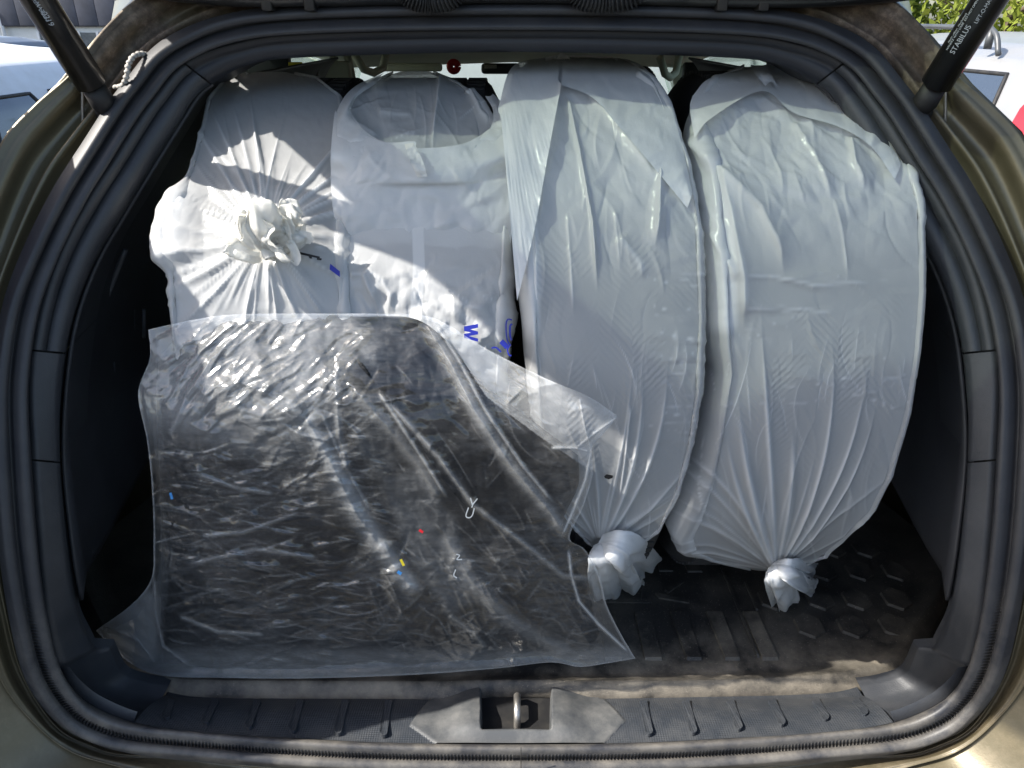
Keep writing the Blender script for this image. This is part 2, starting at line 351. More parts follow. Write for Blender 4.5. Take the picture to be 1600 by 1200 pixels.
# ---------------------------------------------------------------- the setting
def ground():
    t = NT('asphalt'); n = t.noise(60, 8, .7); c = t.mix(n, (.028, .029, .031), (.060, .060, .060)); t.setc(t.mix(t.math('MULTIPLY', t.ramp(t.noise(.4, 6), [(.45, 0), (.7, 1)]), .4), c, (.09, .088, .083)))
    t.b.inputs['Roughness'].default_value = .9; t.l(t.bump(t.noise(180, 4), .6, .004), t.b.inputs['Normal'])
    o = mesh('ground', [(-600, -600, 0), (600, -600, 0), (600, 600, 0), (-600, 600, 0)], [(0, 1, 2, 3)], t.m); o['kind'] = 'structure'
    wl = simple('road_paint', (.7, .7, .68), .7, var=.1, vscale=20)
    for x in (-1.45, 1.45, -4.2, 4.2):
        l = box('parking_line', (x-.05, -.5, .004), (x+.05, 4.8, .008), wl); l['kind'] = 'structure'
ground()

# ================================================================= OUR CAR
car = thing('parked_car', 'olive green estate car with open tailgate, its boot full of wrapped tyres', 'car', (0, 2.4, 0))
ST = [((803, 1262), (803, 1206), (803, 1163), (803, 1091)), ((600, 1260), (600, 1204), (600, 1160), (600, 1092)), ((440, 1250), (450, 1197), (460, 1153), (450, 1092)),
      ((290, 1226), (300, 1184), (325, 1146), (330, 1091)), ((187, 1199), (202, 1175), (225, 1132), (270, 1088)), ((112, 1176), (142, 1160), (165, 1112), (215, 1080)),
      ((56, 1134), (94, 1130), (122, 1085), (176, 1062)), ((0, 1062), (52, 1070), (90, 1040), (152, 1010)), ((-30, 960), (28, 990), (70, 965), (124, 950)),
      ((-62, 820), (4, 860), (58, 850), (105, 830)), ((-85, 700), (-8, 700), (48, 705), (95, 710)), ((-92, 590), (-6, 590), (43, 590), (102, 590)),
      ((-85, 480), (12, 480), (58, 485), (118, 500)), ((-48, 340), (49, 388), (86, 395), (150, 415)), ((0, 222), (94, 297), (128, 312), (196, 335)),
      ((50, 165), (134, 231), (170, 248), (240, 262)), ((105, 118), (178, 162), (212, 182), (285, 190)), ((134, 78), (206, 125), (238, 148), (305, 158)),
      ((165, 40), (240, 84), (270, 108), (322, 140)), ((205, 4), (281, 57), (308, 82), (350, 124)), ((285, -40), (344, 30), (362, 66), (385, 108)),
      ((400, -62), (430, 17), (440, 52), (440, 97)), ((600, -70), (600, 10), (600, 46), (600, 90)), ((803, -72), (803, 8), (803, 44), (803, 86))]
HALF = np.array(ST, float); MIR = HALF[1:-1][::-1].copy(); MIR[..., 0] = 1606-MIR[..., 0]
RING = np.concatenate([HALF, MIR]); NST = len(RING); SUB = 10
SM = catmull(RING.reshape(NST, 8), SUB, True).reshape(-1, 4, 2); NR = len(SM)
lowmask = smooth(900, 1120, SM[:, 1, 1])
offF = .062+.045*smooth(880, 1080, SM[:, 3, 1])
PA = hit_g(SM[:, 0, 0], SM[:, 0, 1], -.012); PC = hit_g(SM[:, 1, 0], SM[:, 1, 1], 0.0); PE = hit_g(SM[:, 2, 0], SM[:, 2, 1], .028); PF = hit_g(SM[:, 3, 0], SM[:, 3, 1], offF)
arc = np.concatenate([[0], np.cumsum(np.linalg.norm(np.diff(PC, axis=0), axis=1))])
def ring_normals(P, Q):
    T = np.roll(P, -1, 0)-np.roll(P, 1, 0); n = np.cross(T, Q-P); n /= np.linalg.norm(n, axis=1)[:, None]; n[n[:, 1] > 0] *= -1; return n
def loft(P, Q, prof, sl=None):
    N = ring_normals(P, Q); s = np.array([p[0] for p in prof])[None, :, None]; h = np.array([p[1] for p in prof])[None, :, None]
    return P[:, None]*(1-s)+Q[:, None]*s+N[:, None]*h
# weather strip
sp = [(0, -.012), (.0, .002), (.05, .005), (.2, .0065), (.34, .0055), (.40, .001), (.45, -.004), (.50, .001), (.55, .008), (.66, .0135), (.78, .015), (.88, .012), (.96, .005), (1.0, -.004), (1.0, -.014)]
L = loft(PC, PE, sp); uvs = np.stack([np.repeat(arc[:, None], len(sp), 1), np.repeat(np.array([p[0] for p in sp])[None], NR, 0)], -1)
gridmesh('weather_seal', L, M['seal'], car, cn=True, uv=uvs, attrs={'low': np.repeat(lowmask[:, None], len(sp), 1)})
# painted gutter around the opening
pp = [(0, -.010), (.04, -.012), (.10, -.016), (.16, -.026), (.26, -.031), (.34, -.030), (.355, -.0215), (.385, -.0165), (.43, -.0165), (.445, -.0235), (.60, -.028), (.70, -.027), (.715, -.016), (.745, -.005), (.84, -.002), (.89, -.003), (.92, .002), (.97, .002), (1.0, -.004), (1.0, -.02)]
L = loft(PC, PA, pp)
px_, py_ = proj(L); cornerx = np.minimum(px_, 1606-px_)
dirt = smooth(150, 215, cornerx)*smooth(560, 330, cornerx)*smooth(165, 95, py_)*1.0
dirt = np.maximum(dirt, .75*smooth(230, 150, py_)*smooth(120, 160, cornerx)*smooth(600, 200, cornerx)); dirt = np.maximum(dirt, .25*smooth(950, 1150, py_))
gridmesh('body_flange', L, M['paint'], car, cn=True, attrs={'dirt': dirt}, flip=True)
# outer quarter panels and roof (behind the outer edge, running forward)
fx = np.array([0, .03, .12, .3, .7, 1.2, 1.6]); N2 = 17*SUB
def side_panel(i0, i1, name):
    idx = np.arange(i0, i1+1) % NR; P = PA[idx]; out = []
    cx = .003
    for f in fx:
        Q = P.copy(); Q[:, 1] = P[:, 1]+f; k = 1+.16*(1-np.exp(-f/.25)); Q[:, 0] = cx+(P[:, 0]-cx)*k
        Q[:, 2] = P[:, 2]+.05*(1-np.exp(-f/.3))*smooth(1.35, 1.55, P[:, 2])-.004; out.append(Q)
    o = gridmesh(name, np.array(out), M['paint'], car, attrs={'dirt': np.zeros((len(fx), len(idx)))}); solid(o, .003); return o
# lower body sides (below the beltline) and roof skin
XS = .80
for s in (-1, 1):
    prof = [(.62, .35), (.80, .45), (.83, .62), (.815, .85), (.77, 1.02), (.735, 1.08)]
    ys = [.66, .75, .95, 1.19, 2.2, 3.0, 3.7, 4.2, 4.6]
    kx = [.80, .86, .94, 1, 1, 1, .98, .93, .80]
    P = np.array([[(s*x*k, y+(.10*(z-.6) if y < 1 else 0), z if y < 3.5 else min(z, .95)) for (x, z) in prof] for y, k in zip(ys, kx)])
    gridmesh('side_panel', P, M['paint'], car, attrs={'dirt': np.zeros(P.shape[:2])})
    # rear quarter upper panel between beltline and roof, with quarter window opening
    def up(y, t):  # t 0 belt .. 1 roof rail
        x = .735+(.56-.735)*t-.0*y; z = 1.08+(1.60-.06*max(0, y-2)-1.08)*t; return (s*x, y, z)
    def quad(name, y0, y1, t0, t1, mat, n=6, off=0):
        P = np.array([[np.array(up(y, t))+np.array([s*off, 0, 0]) for t in np.linspace(t0, t1, n)] for y in np.linspace(y0, y1, n)])
        o = gridmesh(name, P, mat, car, attrs={'dirt': np.zeros(P.shape[:2])}); solid(o, .004, 0); return o
    yt0 = .80
    la = PA[9*SUB:20*SUB+5]; zz = la[:, 2]; oz = np.argsort(zz)
    def apt(z): return np.array([np.interp(z, zz[oz], np.abs(la[oz, 0]-.003)-.002)*s+.003, np.interp(z, zz[oz], la[oz, 1])+.006, z])
    P = np.array([[apt(1.0+.58*t)*(1-k)+np.array(up(1.19, max(0, (t*.58-.08)/.52)))*k for t in np.linspace(0, 1, 14)] for k in np.linspace(0, 1, 5)])
    o = gridmesh('quarter_panel', P, M['paint'], car, attrs={'dirt': np.zeros(P.shape[:2])}); solid(o, .006, 0)
    quad('roof_rail_panel', 1.19, 2.9, .86, 1.0, M['paint']); quad('pillar', 1.78, 1.90, 0, .86, M['black']); quad('pillar', 2.62, 2.72, 0, .86, M['black'])
    quad('quarter_window', 1.19, 1.78, .0, .86, M['glass_green'], off=-.002)
    quad('side_window', 1.90, 2.62, .0, .86, M['glass'], off=-.002); quad('side_window', 2.72, 3.25, .0, .80, M['glass'], off=-.002)
    # wheels
    for wy in (1.35, 4.0):
        wv = []
        for r, x in ((.0, .70), (.20, .70), (.21, .72), (.30, .74), (.345, .735), (.35, .70), (.35, .60), (.25, .56)):
            wv.append([(s*x, wy+r*cos(a), .35+r*sin(a)) for a in np.linspace(0, 2*pi, 33)[:-1]])
        gridmesh('wheel', np.array(wv), M['rubber_tyre'], car, cm=True)
xs = np.linspace(-.60, .60, 15); P = np.array([[(x*np.interp(y, [.97, 1.2, 1.6, 1.9], [.74, .90, .95, 1]), y, 1.60+.045*(1-(x/.6)**2)-.05*max(0, y-2)-(.08*max(0, y-2.4))) for x in xs] for y in (.97, 1.1, 1.4, 1.9, 2.4, 2.75)])
solid(gridmesh('roof', P, M['paint'], car, attrs={'dirt': np.zeros(P.shape[:2])}), .01)
P = np.array([[(x*.97*np.interp(y, [1.0, 1.2, 1.6, 2.0], [.66, .86, .95, 1]), y, z-.03*abs(x)) for x in xs] for y, z in ((1.0, 1.585), (1.2, 1.575), (1.6, 1.56), (2.0, 1.535), (2.3, 1.50), (2.6, 1.46), (2.66, 1.445))])
solid(gridmesh('headliner', P, M['beige'], car), .006)
# windscreen
P = np.array([[(x*(1+.12*t)*1.08, 2.68+.75*t-.25*x*x, 1.45-.43*t) for x in xs] for t in np.linspace(0, 1, 8)])
gridmesh('windscreen', P, M['glass'], car)
P = np.array([[(x*1.25, 3.35+.9*t, 1.03-.14*t*t-.12*x*x) for x in xs] for t in np.linspace(0, 1.15, 8)])
gridmesh('bonnet', P, M['paint'], car, attrs={'dirt': np.zeros(P.shape[:2])})
box('dashboard', (-.68, 2.95, .7), (.68, 3.38, .985), M['trim_dark'], car, .03)
box('cabin_floor', (-.7, .68, .34), (.7, 3.4, .40), M['black'], car)
for s in (-1, 1):   # A pillars and grab handles, visor, belts
    tube('windscreen_pillar', [(s*.56, 2.62, 1.41), (s*.60, 2.75, 1.34), (s*.70, 3.25, 1.05)], .035, M['beige'], car)
    hnd = hit_Y(*((583, 101) if s < 0 else (1048, 108)), 2.1)
    tube('grab_handle', [hnd+np.array(v) for v in ((-.04, -.05, .03), (-.02, -.03, -.01), (0, 0, -.02), (.02, .03, -.01), (.03, .05, .03))], .010, M['beige'], car)
b0 = hit_Y(520, 130, 1.9)
for dx in (0, .035): tube('belt_loop', [b0+np.array((dx, 0, .10)), b0+np.array((dx+.01, 0, .03)), b0+np.array((dx+.02, .0, -.06))], .009, M['beige'], car)
def at(x, y, Y): return hit_Y(x, y, Y)
def pxbox(name, x0, y0, x1, y1, Y, dep, mat, parent, bv=.004):
    a = at(x0, y1, Y); b = at(x1, y0, Y); return box(name, (a[0], Y, a[2]), (b[0], Y+dep, b[2]), mat, parent, bv)
pxbox('sun_visor', 592, 99, 690, 112, 2.5, .03, M['beige'], car, .008)
pxbox('sun_visor', 860, 99, 960, 112, 2.5, .03, M['beige'], car, .008)
pxbox('rear_view_mirror', 752, 99, 812, 116, 2.45, .03, M['trim_dark'], car, .01)
pxbox('mirror_glass', 757, 101, 776, 107, 2.444, .004, M['steel'], car, .001)
c0 = at(709, 104, 2.2)
tube('red_hook', [c0+np.array((0.011*cos(a), 0, .011*sin(a))) for a in np.linspace(0, 2*pi, 20)], .0095, M['red'], car)
pxbox('pillar_lining', 385, 88, 449, 135, 1.78, .03, M['trim_dark'], car, .004); pxbox('pillar_lining', 498, 96, 545, 135, 1.84, .03, M['beige'], car, .006)
pxbox('pillar_lining', 1066, 98, 1118, 150, 1.8, .03, M['trim_dark'], car, .006)
pxbox('yellow_tag', 452, 97, 472, 113, 1.6, .004, M['yellow'], car, .001)
for x in (481, 492): tube('belt_webbing', [at(x+3, 100, 1.62), at(x-1, 118, 1.62), at(x-5, 140, 1.6)], .008, M['black'], car)
for (x, y, Y) in ((1075, 150, 2.0), (585, 150, 2.0)):     # front seats
    c = at(x, y, Y); c[2] = 1.25
    box('headrest', (c[0]-.13, Y, 1.20), (c[0]+.13, Y+.10, 1.36), M['seat'], car, .03)
    box('seat_back', (c[0]-.23, Y, .72), (c[0]+.23, Y+.14, 1.17), M['seat'], car, .04)
box('rear_seat_back', (-.55, 1.66, .74), (.55, 1.78, 1.12), M['seat'], car, .03)
for x in (-.33, .33): box('headrest', (x-.11, 1.66, 1.13), (x+.11, 1.74, 1.22), M['seat'], car, .03)

# interior trims: loft E -> F split in pieces, with a return running forward
tp = [(0, -.013), (.0, .0), (.06, .005), (.16, .007), (.34, .006), (.36, .0005), (.38, .0005), (.40, .007), (.6, .010), (.8, .008), (.93, .0), (1.0, -.012)]
tph = [(0, -.013), (.0, .0), (.08, .003), (.3, .002), (.36, -.001), (.42, .002), (.7, .004), (.9, -.001), (1.0, -.012)]
def piece(name, i0, i1, prof, mat, deep=(.01, .03, .10), gap=True, flare=.25):
    idx = np.arange(i0, i1+1) % NR; N = ring_normals(PE, PF)[idx]; P = PE[idx]; Q = PF[idx]; cols = []
    for s_, h in prof: cols.append(P*(1-s_)+Q*s_+N*h)
    c = cols[-1]; mid = np.array([.003, 0, 1.15])
    for d in deep:
        q = c.copy(); q[:, 1] += d; out = (q-mid)*np.array([1, 0, 1]); q += out*flare*d; cols.append(q)
    A = np.stack(cols, 1)
    if gap:
        for e, g_ in ((0, 1), (-1, -2)):
            d = A[g_]-A[e]; A[e] += d/np.linalg.norm(d, axis=1)[:, None]*.0011
        pass
    return gridmesh(name, A, mat, car)
S = SUB
q1, q2, q3, q4 = int(4.2*S), int(9.9*S), int(11.45*S), int(18.4*S)   # corner/side/shelf/header seams
piece('corner_trim', q1, q2, [(a, b) for a, b in tp if not .3 < a < .39], M['trim'], (.004, .010, .016), flare=0)
piece('corner_trim', NR-q2, NR-q1, [(a, b) for a, b in tp if not .3 < a < .39], M['trim'], (.004, .010, .016), flare=0)
piece('side_trim', q2, q3, [(a, b) for a, b in tp if not .3 < a < .39], M['trim'])
piece('side_trim', NR-q3, NR-q2, [(a, b) for a, b in tp if not .3 < a < .39], M['trim'])
piece('pillar_trim', q3, q4, tp, M['trim']); piece('pillar_trim', NR-q4, NR-q3, tp, M['trim'])
piece('header_trim', q4, NR-q4, tph, M['header'], (.01, .03, .06), flare=0)
bb = loft(PE, PF, [(0.02, -.011), (.3, -.007), (.6, -.004), (.95, -.009)])[q2-S:NR-q2+S]; gridmesh('trim_backing', bb, M['black'], car)  # black backing added behind the trims to stop light leaking through seams
# side wall linings
for s in (-1, 1):
    ii = np.arange(8*S, int(18.5*S)); Q = PF[ii].copy(); 
    if s > 0: Q[:, 0] = .006-Q[:, 0]
    Q[:, 1] += .013; rows = []
    for k, f in enumerate((0, .05, .1, .14, .2, .3, .4, .5, .62, .8, 1.0)):
        R_ = Q.copy(); R_[:, 1] = Q[:, 1]+f*(1.72-Q[:, 1]); R_[:, 0] += s*(.02+.05*smooth(0, .4, f)*smooth(1.5, 1.1, Q[:, 2]))+s*(.004-.020*(1-smooth(0, .02, f))); rows.append(R_)
    A = np.array(rows); cen = (A[:-1, :-1]+A[1:, 1:])/2
    keep = ~((cen[..., 1] > 1.24) & (cen[..., 1] < 1.62) & (cen[..., 2] > 1.27) & (cen[..., 2] < 1.44))
    solid(gridmesh('side_lining', A, M['trim_dark'], car, keep=keep), .004, 0)
    # moulded track and hooks
    def mp(x, y): return (1606-x if s > 0 else x), y
    for pts in ([(178, 345), (160, 380), (138, 425), (146, 440), (128, 472), (134, 486)],):
        P3 = [hit_Y(*mp(*p), .86+.0009*(p[0]-128)) for p in pts]; tube('luggage_track', catmull(P3, 5), .0045, M['edge'], car, 10)
    for (x, y) in ((208, 505), (225, 505)): P3 = [hit_Y(*mp(x, y+dy), 1.05) for dy in (-22, 22)]; tube('lining_rib', P3, .003, M['edge'], car, 8)
    tube('luggage_hook', [hit_Y(*mp(*p), .95) for p in ((157, 530), (163, 568), (165, 580), (176, 580), (175, 566))], .004, M['edge'], car, 8)
    tube('lining_edge', catmull([hit_Y(*mp(*p), .93) for p in ((196, 390), (160, 480), (130, 530), (104, 552))], 6), .0035, M['edge'], car, 8)
    gq = [hit_Y(*mp(*p), 1.29) for p in ((244, 300), (262, 300), (270, 316), (250, 318))]
box('boot_floor', (-.66, .64, .70), (.66, 1.9, .728), M['black'], car)

# sill trim with striker recess
nx, ny = 620, 44; TX = np.linspace(0, 1, nx); 
lo_i = np.arange(-q1, q1+1); lo_x = SM[lo_i % NR, 2, 0]; o_ = np.argsort(lo_x); exs, eys = lo_x[o_], SM[lo_i % NR, 2, 1][o_]
fxs = SM[lo_i % NR, 3, 0]; o2 = np.argsort(fxs); ffx, ffy = fxs[o2], SM[lo_i % NR, 3, 1][o2]
ex = np.linspace(exs[0], exs[-1], nx); fx2 = np.linspace(ffx[0], ffx[-1], nx)
pe = hit_g(ex, np.interp(ex, exs, eys), .028); pf = hit_g(fx2, np.interp(fx2, ffx, ffy), np.interp(fx2, ffx, offF[lo_i % NR][o2]))
tt = np.linspace(0, 1, ny)[None, :, None]; P = pe[:, None]*(1-tt)+pf[:, None]*tt; P = np.concatenate([P, pf[:, None]+np.array([0, .03, -.004]), ], 1)
X2, Y2 = proj(P)
hump = .006*np.sin(pi*np.clip(np.linspace(0, 1, ny+1), 0, 1))[None, :]
def inpoly(x, y, poly):
    c = np.zeros(x.shape, bool); n = len(poly)
    for i in range(n):
        x1, y1 = poly[i]; x2, y2 = poly[(i+1) % n]
        c ^= ((y1 > y) != (y2 > y)) & (x < (x2-x1)*(y-y1)/(y2-y1+1e-9)+x1)
    return c
pl = [(640, 1138), (676, 1088), (930, 1088), (944, 1093), (977, 1132), (938, 1168), (690, 1168)]
patch = inpoly(X2, Y2, pl).astype(float)
d_, _, _ = polydist(X2, Y2, pl+[pl[0]])
rec = smooth(751, 756, X2)*smooth(862, 856, X2)*smooth(1149, 1146, Y2); ramp_ = smooth(1166, 1148, Y2)
plate = smooth(680, 745, X2)*smooth(930, 868, X2)*smooth(1168, 1142, Y2)
P[..., 2] += hump+.0015*patch*smooth(0, 2, d_)+.010*plate-rec*(.040+.010*plate)
gridmesh('sill_trim', P, M['sill'], car, attrs={'patch': patch})
back = [hit_z(x, 1092, .738) for x in (748, 866)]
def on_sill(x, y, h=0):
    tp_ = np.clip((np.interp(x, exs, eys)-y)/(np.interp(x, exs, eys)-np.interp(x, ffx, ffy)), 0, 1)
    i = np.interp(x, ex, np.arange(nx)); a = pe[int(round(i))]; j = np.interp(x, fx2, np.arange(nx)); b = pf[int(round(j))]
    p = a*(1-tp_)+b*tp_; p = p.copy(); r = ray(x, y); z = p[2]+.006*sin(pi*tp_)+h; return CAM+r*((z-CAM[2])/r[2])
for xb, yb, xt in ((262, 1121, 270), (323, 1129, 339), (390, 1136, 404), (458, 1142, 471), (529, 1146, 541), (600, 1149, 608), (1014, 1147, 1004), (1083, 1145, 1070), (1154, 1139, 1139), (1221, 1132, 1204), (1289, 1124, 1272), (1350, 1116, 1334)):
    w_ = 6.0; dxy = np.array([xt-xb, -(yb-1096)], float); Lr = np.hypot(*dxy); d = dxy/Lr; n_ = np.array([-d[1], d[0]]); poly = []
    for a in np.linspace(0, pi, 7): q = np.array([xb, yb])+n_*w_*cos(a)-d*w_*sin(a); poly.append(q)
    poly += [np.array([xt, 1096])-n_*w_, np.array([xt, 1096])+n_*w_]
    prism('sill_rib', [on_sill(q[0], q[1]) for q in poly][::-1], .0060, M['sill'], car, down=.002)
# striker
s0 = hit_z(808, 1148, .705); tube('latch_striker', [s0+np.array(v) for v in ((0, -.006, -.01), (0, -.006, .036), (0, .001, .045), (0, .024, .045), (0, .030, .036), (0, .030, -.01))], .0048, M['steel'], car, 10)
tube('striker_bolt', [s0+np.array((-.001, -.012, 0)), s0+np.array((-.001, -.012, .012))], .007, M['steel'], car, 8)
tube('seal_joint', [hit_g(814, y, -.006) for y in (1168, 1184, 1200, 1212)], .0006, M['black'], car, 6)

# bumper below
bi = np.arange(-9*S, 9*S+1) % NR; A0 = PA[bi].copy(); rows = []
for dy, dz, k in ((.004, -.006, 1.0), (-.004, -.004, 1.01), (-.035, -.004, 1.05), (-.07, -.012, 1.09), (-.09, -.05, 1.12), (-.095, -.20, 1.13), (-.06, -.38, 1.1)):
    q = A0.copy(); q[:, 1] += dy*smooth(1.2, .8, A0[:, 2])+.0; q[:, 2] += dz*1.0; q[:, 0] = .003+(q[:, 0]-.003)*k; rows.append(q)
gridmesh('bumper', np.array(rows), M['paint'], car, attrs={'dirt': np.full((len(rows), len(bi)), .15)})

# unseen upright tail lamps, added proud of the seal to cast the left shadow
for s_ in (-1, 1):
    zz_ = np.array([.86, .90, 1.0, 1.1, 1.2, 1.32, 1.44, 1.50, 1.535, 1.55]); yf = np.array([.60, .552, .545, .550, .572, .585, .60, .64, .70, .80])
    P = []
    for z, y in zip(zz_, yf): P.append([(s_*.592+.003, y+.10, z), (s_*.598+.003, y+.015, z), (s_*.61+.003, y, z), (s_*.66, y+.004, z), (s_*.71, y+.03, z), (s_*.745, y+.10, z), (s_*.75, y+.26, z)])
    P = np.array(P); gridmesh('shadow_lamp_housing', P[:, :4], M['black'], car); gridmesh('shadow_tail_lamp', P[:, 3:], M['redlight'], car)
# tailgate, raised overhead
ga = radians(36); gd = np.array([0, -cos(ga), sin(ga)]); gn = np.array([0, sin(ga), cos(ga)]); H0 = np.array([0.003, .955, 1.612])
def gate_pt(x, s_, h=0): return H0+gd*s_+np.array([x, 0, 0])+gn*(h+.05*(1-(x/.56)**2))
def halfw(s_): return np.interp(s_, [0, .06, .2, .38, .5, .8, 1.05], [.46, .50, .535, .585, .60, .60, .55])
ws = (.14, .50)
def gate_patch(name, s0_, s1_, f0, f1, mat, th, h=0, n=14):
    P = np.array([[gate_pt(halfw(s_)*f, s_, h) for f in np.linspace(f0, f1, n)] for s_ in np.linspace(s0_, s1_, n)])
    o = gridmesh(name, P, mat, gate, attrs={'dirt': np.full(P.shape[:2], .1)}); solid(o, th, 0); return o
gate = mesh('tailgate', np.array([gate_pt(halfw(s_)*f, s_) for s_ in np.linspace(0, ws[0], 6) for f in np.linspace(-1, 1, 24)]), grid_faces(6, 24).tolist(), M['paint'], car, attrs={'dirt': np.full(144, .3)})
solid(gate, .03, 0)
gate_patch('gate_panel', ws[1], 1.02, -1, 1, M['paint'], .04)
gate_patch('gate_inner_trim', ws[1]+.01, .98, -.93, .93, M['trim_dark'], .004, -.03)
gate_patch('gate_frame', ws[0], ws[1], -1, -.86, M['paint'], .03); gate_patch('gate_frame', ws[0], ws[1], .86, 1, M['paint'], .03)
for f0, f1 in ((-.98, -.85), (.85, .98)): gate_patch('gate_pillar_trim', .05, ws[1], f0, f1, M['trim_dark'], .004, -.024)
gate_patch('gate_glass', ws[0], ws[1], -.86, .86, M['glass_green'], .004)
# lower edge of the raised gate with its bars and hinge cables, just inside the top of the view
gl = catmull([hit_Y(x, y, Y) for x, y, Y in ((160, -16, .90), (260, -2, .90), (340, 6, .91), (420, 8, .91), (620, 6, .92), (803, 3, .92), (1000, 6, .92), (1180, 9, .91), (1290, 8, .91), (1400, 0, .90), (1470, -12, .90))], 10)
gl[:, 2] += .011; tube('gate_edge', gl, .013, M['black_gloss'], gate, 12)
g2 = gl.copy(); g2[:, 2] += .018; g2[:, 1] -= .03; tube('gate_edge_bar', g2, .012, M['paint'], gate, 10, attrs={'dirt': np.ones(len(g2)*10)*.6})
for xx in (415, 482, 1130, 1195):
    P0 = hit_Y(xx, 4, .90); box('gate_bracket', (P0[0]-.006, .90, P0[2]-.008), (P0[0]+.006, .95, P0[2]+.04), M['black_gloss'], gate, .002)
for xa, xb in ((640, 705), (905, 985)):
    pts = catmull([hit_Y(xa-10, -14, .90), hit_Y(xa+5, -1, .90), hit_Y((xa+xb)/2, 4, .905), hit_Y(xb, -2, .90), hit_Y(xb+12, -16, .90)], 24)
    rr = .009+.0022*np.sign(np.sin(np.arange(len(pts))*1.6)); tube('wiring_boot', pts, rr, M['black'], gate, 12)
# struts
def strut(s, words):
    def q(x, y): return (1606-x if s > 0 else x), y
    pb = hit_Y(*q(152, 146), .845); p1 = hit_Y(*q(60, 0), .795); d = p1-pb; d /= np.linalg.norm(d); pt = pb+d*.40
    r = .0158; c0 = pb+d*.012; ob = tube('gas_strut', [c0, c0+d*.0001, c0+d*.30, c0+d*.301], [r*.9, r, r, r*.8], M['black_gloss'], car, 28)
    tube('strut_collar', [c0-d*.004, c0-d*.004, c0+d*.006], [r*.5, r*1.06, r*1.06], M['black'], ob, 24)
    tube('strut_end', [pb-d*.028, pb-d*.01, pb+d*.008], [.008, .013, .012], M['black'], ob, 14)
    tube('strut_rod', [c0+d*.30, pt], .005, M['steel'], ob, 12)
    tube('strut_bracket', [pb-d*.018, pb-d*.018+np.array([s*.028, .03, -.012])], .009, M['black'], ob, 10)
    # wire clip hanging below the strut
    cl = [hit_Y(*q(*p), .86) for p in ((128, 138), (129, 150), (129, 170), (130, 205))]; tube('strut_clip', catmull(cl, 5), .0018, M['steel'], ob, 8)
    cl = [hit_Y(*q(*p), .85) for p in ((140, 146), (150, 156), (147, 148))]; tube('clip_end', cl, .002, M['steel'], ob, 8)
    # printed label: flat lettering laid along the strut
    view = CAM-(c0+d*.12); view -= d*(view@d); view /= np.linalg.norm(view); side = np.cross(d, view)
    if s > 0: side = -side
    for (txt, st, up_, size) in words:
        cu = bpy.data.curves.new('strut_lettering', 'FONT'); cu.body = txt; cu.size = size; cu.extrude = .0001; o = bpy.data.objects.new('strut_lettering', cu); cu.materials.append(M['white_print'])
        ax = d if s > 0 else -d; sd = np.cross(view, ax); an = up_/r; n_ = view*cos(an)+sd*sin(an); base = c0+(d*st)+n_*(r+.0006)
        y_ = np.cross(n_, ax); mt = mathutils.Matrix((ax, y_, n_)).transposed().to_4x4(); mt.translation = mathutils.Vector(base); link(o); o.matrix_world = mt
        bpy.context.view_layer.update(); me = bpy.data.meshes.new_from_object(o); bpy.data.objects.remove(o); me.transform(mt); o2 = bpy.data.objects.new('strut_lettering', me); link(o2, ob)
        o2.matrix_parent_inverse = mathutils.Matrix.Identity(4); o2.matrix_parent_inverse = mathutils.Matrix.Translation((0, -2.4, 0))@mathutils.Matrix.Identity(4) if False else mathutils.Matrix.Identity(4)
        w2 = car.location; o2.location = (0, 0, 0); o2.matrix_parent_inverse = mathutils.Matrix.Identity(4)
        PEND.append((o2, ob))
PEND = []
strut(-1, [('STABILUS LIFT-O-MAT', .135, -.004, .0052), ('6082CW 0450N', .105, -.0045, .0042), ('0219', .085, -.004, .007)])
strut(1, [('STABILUS', .040, .001, .0070), ('LIFT-O-MAT', .073, -.002, .0048), ('7801173', .101, -.002, .0050), ('HANDLE WITH CARE  DO NOT OPEN', .040, .0085, .0030), ('Nicht offnen  Hochdruck', .046, .0115, .0030), ('02', .121, -.003, .0095)])
# beaded pull cord
cp = catmull([hit_Y(x, y, Y) for x, y, Y in ((181, 136, .87), (192, 133, .865), (198, 118, .86), (201, 100, .865), (210, 87, .875), (222, 84, .885), (232, 86, .90))], 12)
cord = tube('pull_cord', cp, .0022, M['cord'], car, 8)
acc = 0; last = cp[0]; bead = None
for p in cp:
    if np.linalg.norm(p-last) > .0052 or bead is None:
        if bead is None:
            V = []; 
            for i in range(7):
                for j in range(10): a = pi*(i+.02)/6.04; V.append((.0035*sin(a)*cos(j*pi/5), .0035*sin(a)*sin(j*pi/5), .0026*cos(a)))
            bead = bpy.data.meshes.new('cord_bead'); bead.from_pydata(V, [], grid_faces(7, 10, False, True).tolist()); bead.materials.append(M['cord']); bead.polygons.foreach_set('use_smooth', [True]*len(bead.polygons))
        o = bpy.data.objects.new('cord_bead', bead); sc.collection.objects.link(o); o.parent = cord; PEND.append((o, None)); o.location = mathutils.Vector(p); last = p
        o.rotation_euler = (random.random(), random.random()*.4, 0)
# hinge grime bumps near upper corners: clips
bpy.context.view_layer.update()
for o, ob in PEND:
    if ob is not None: o.matrix_parent_inverse = mathutils.Matrix.Identity(4); o.matrix_world = mathutils.Matrix.Identity(4)
    else: pass
bpy.context.view_layer.update()

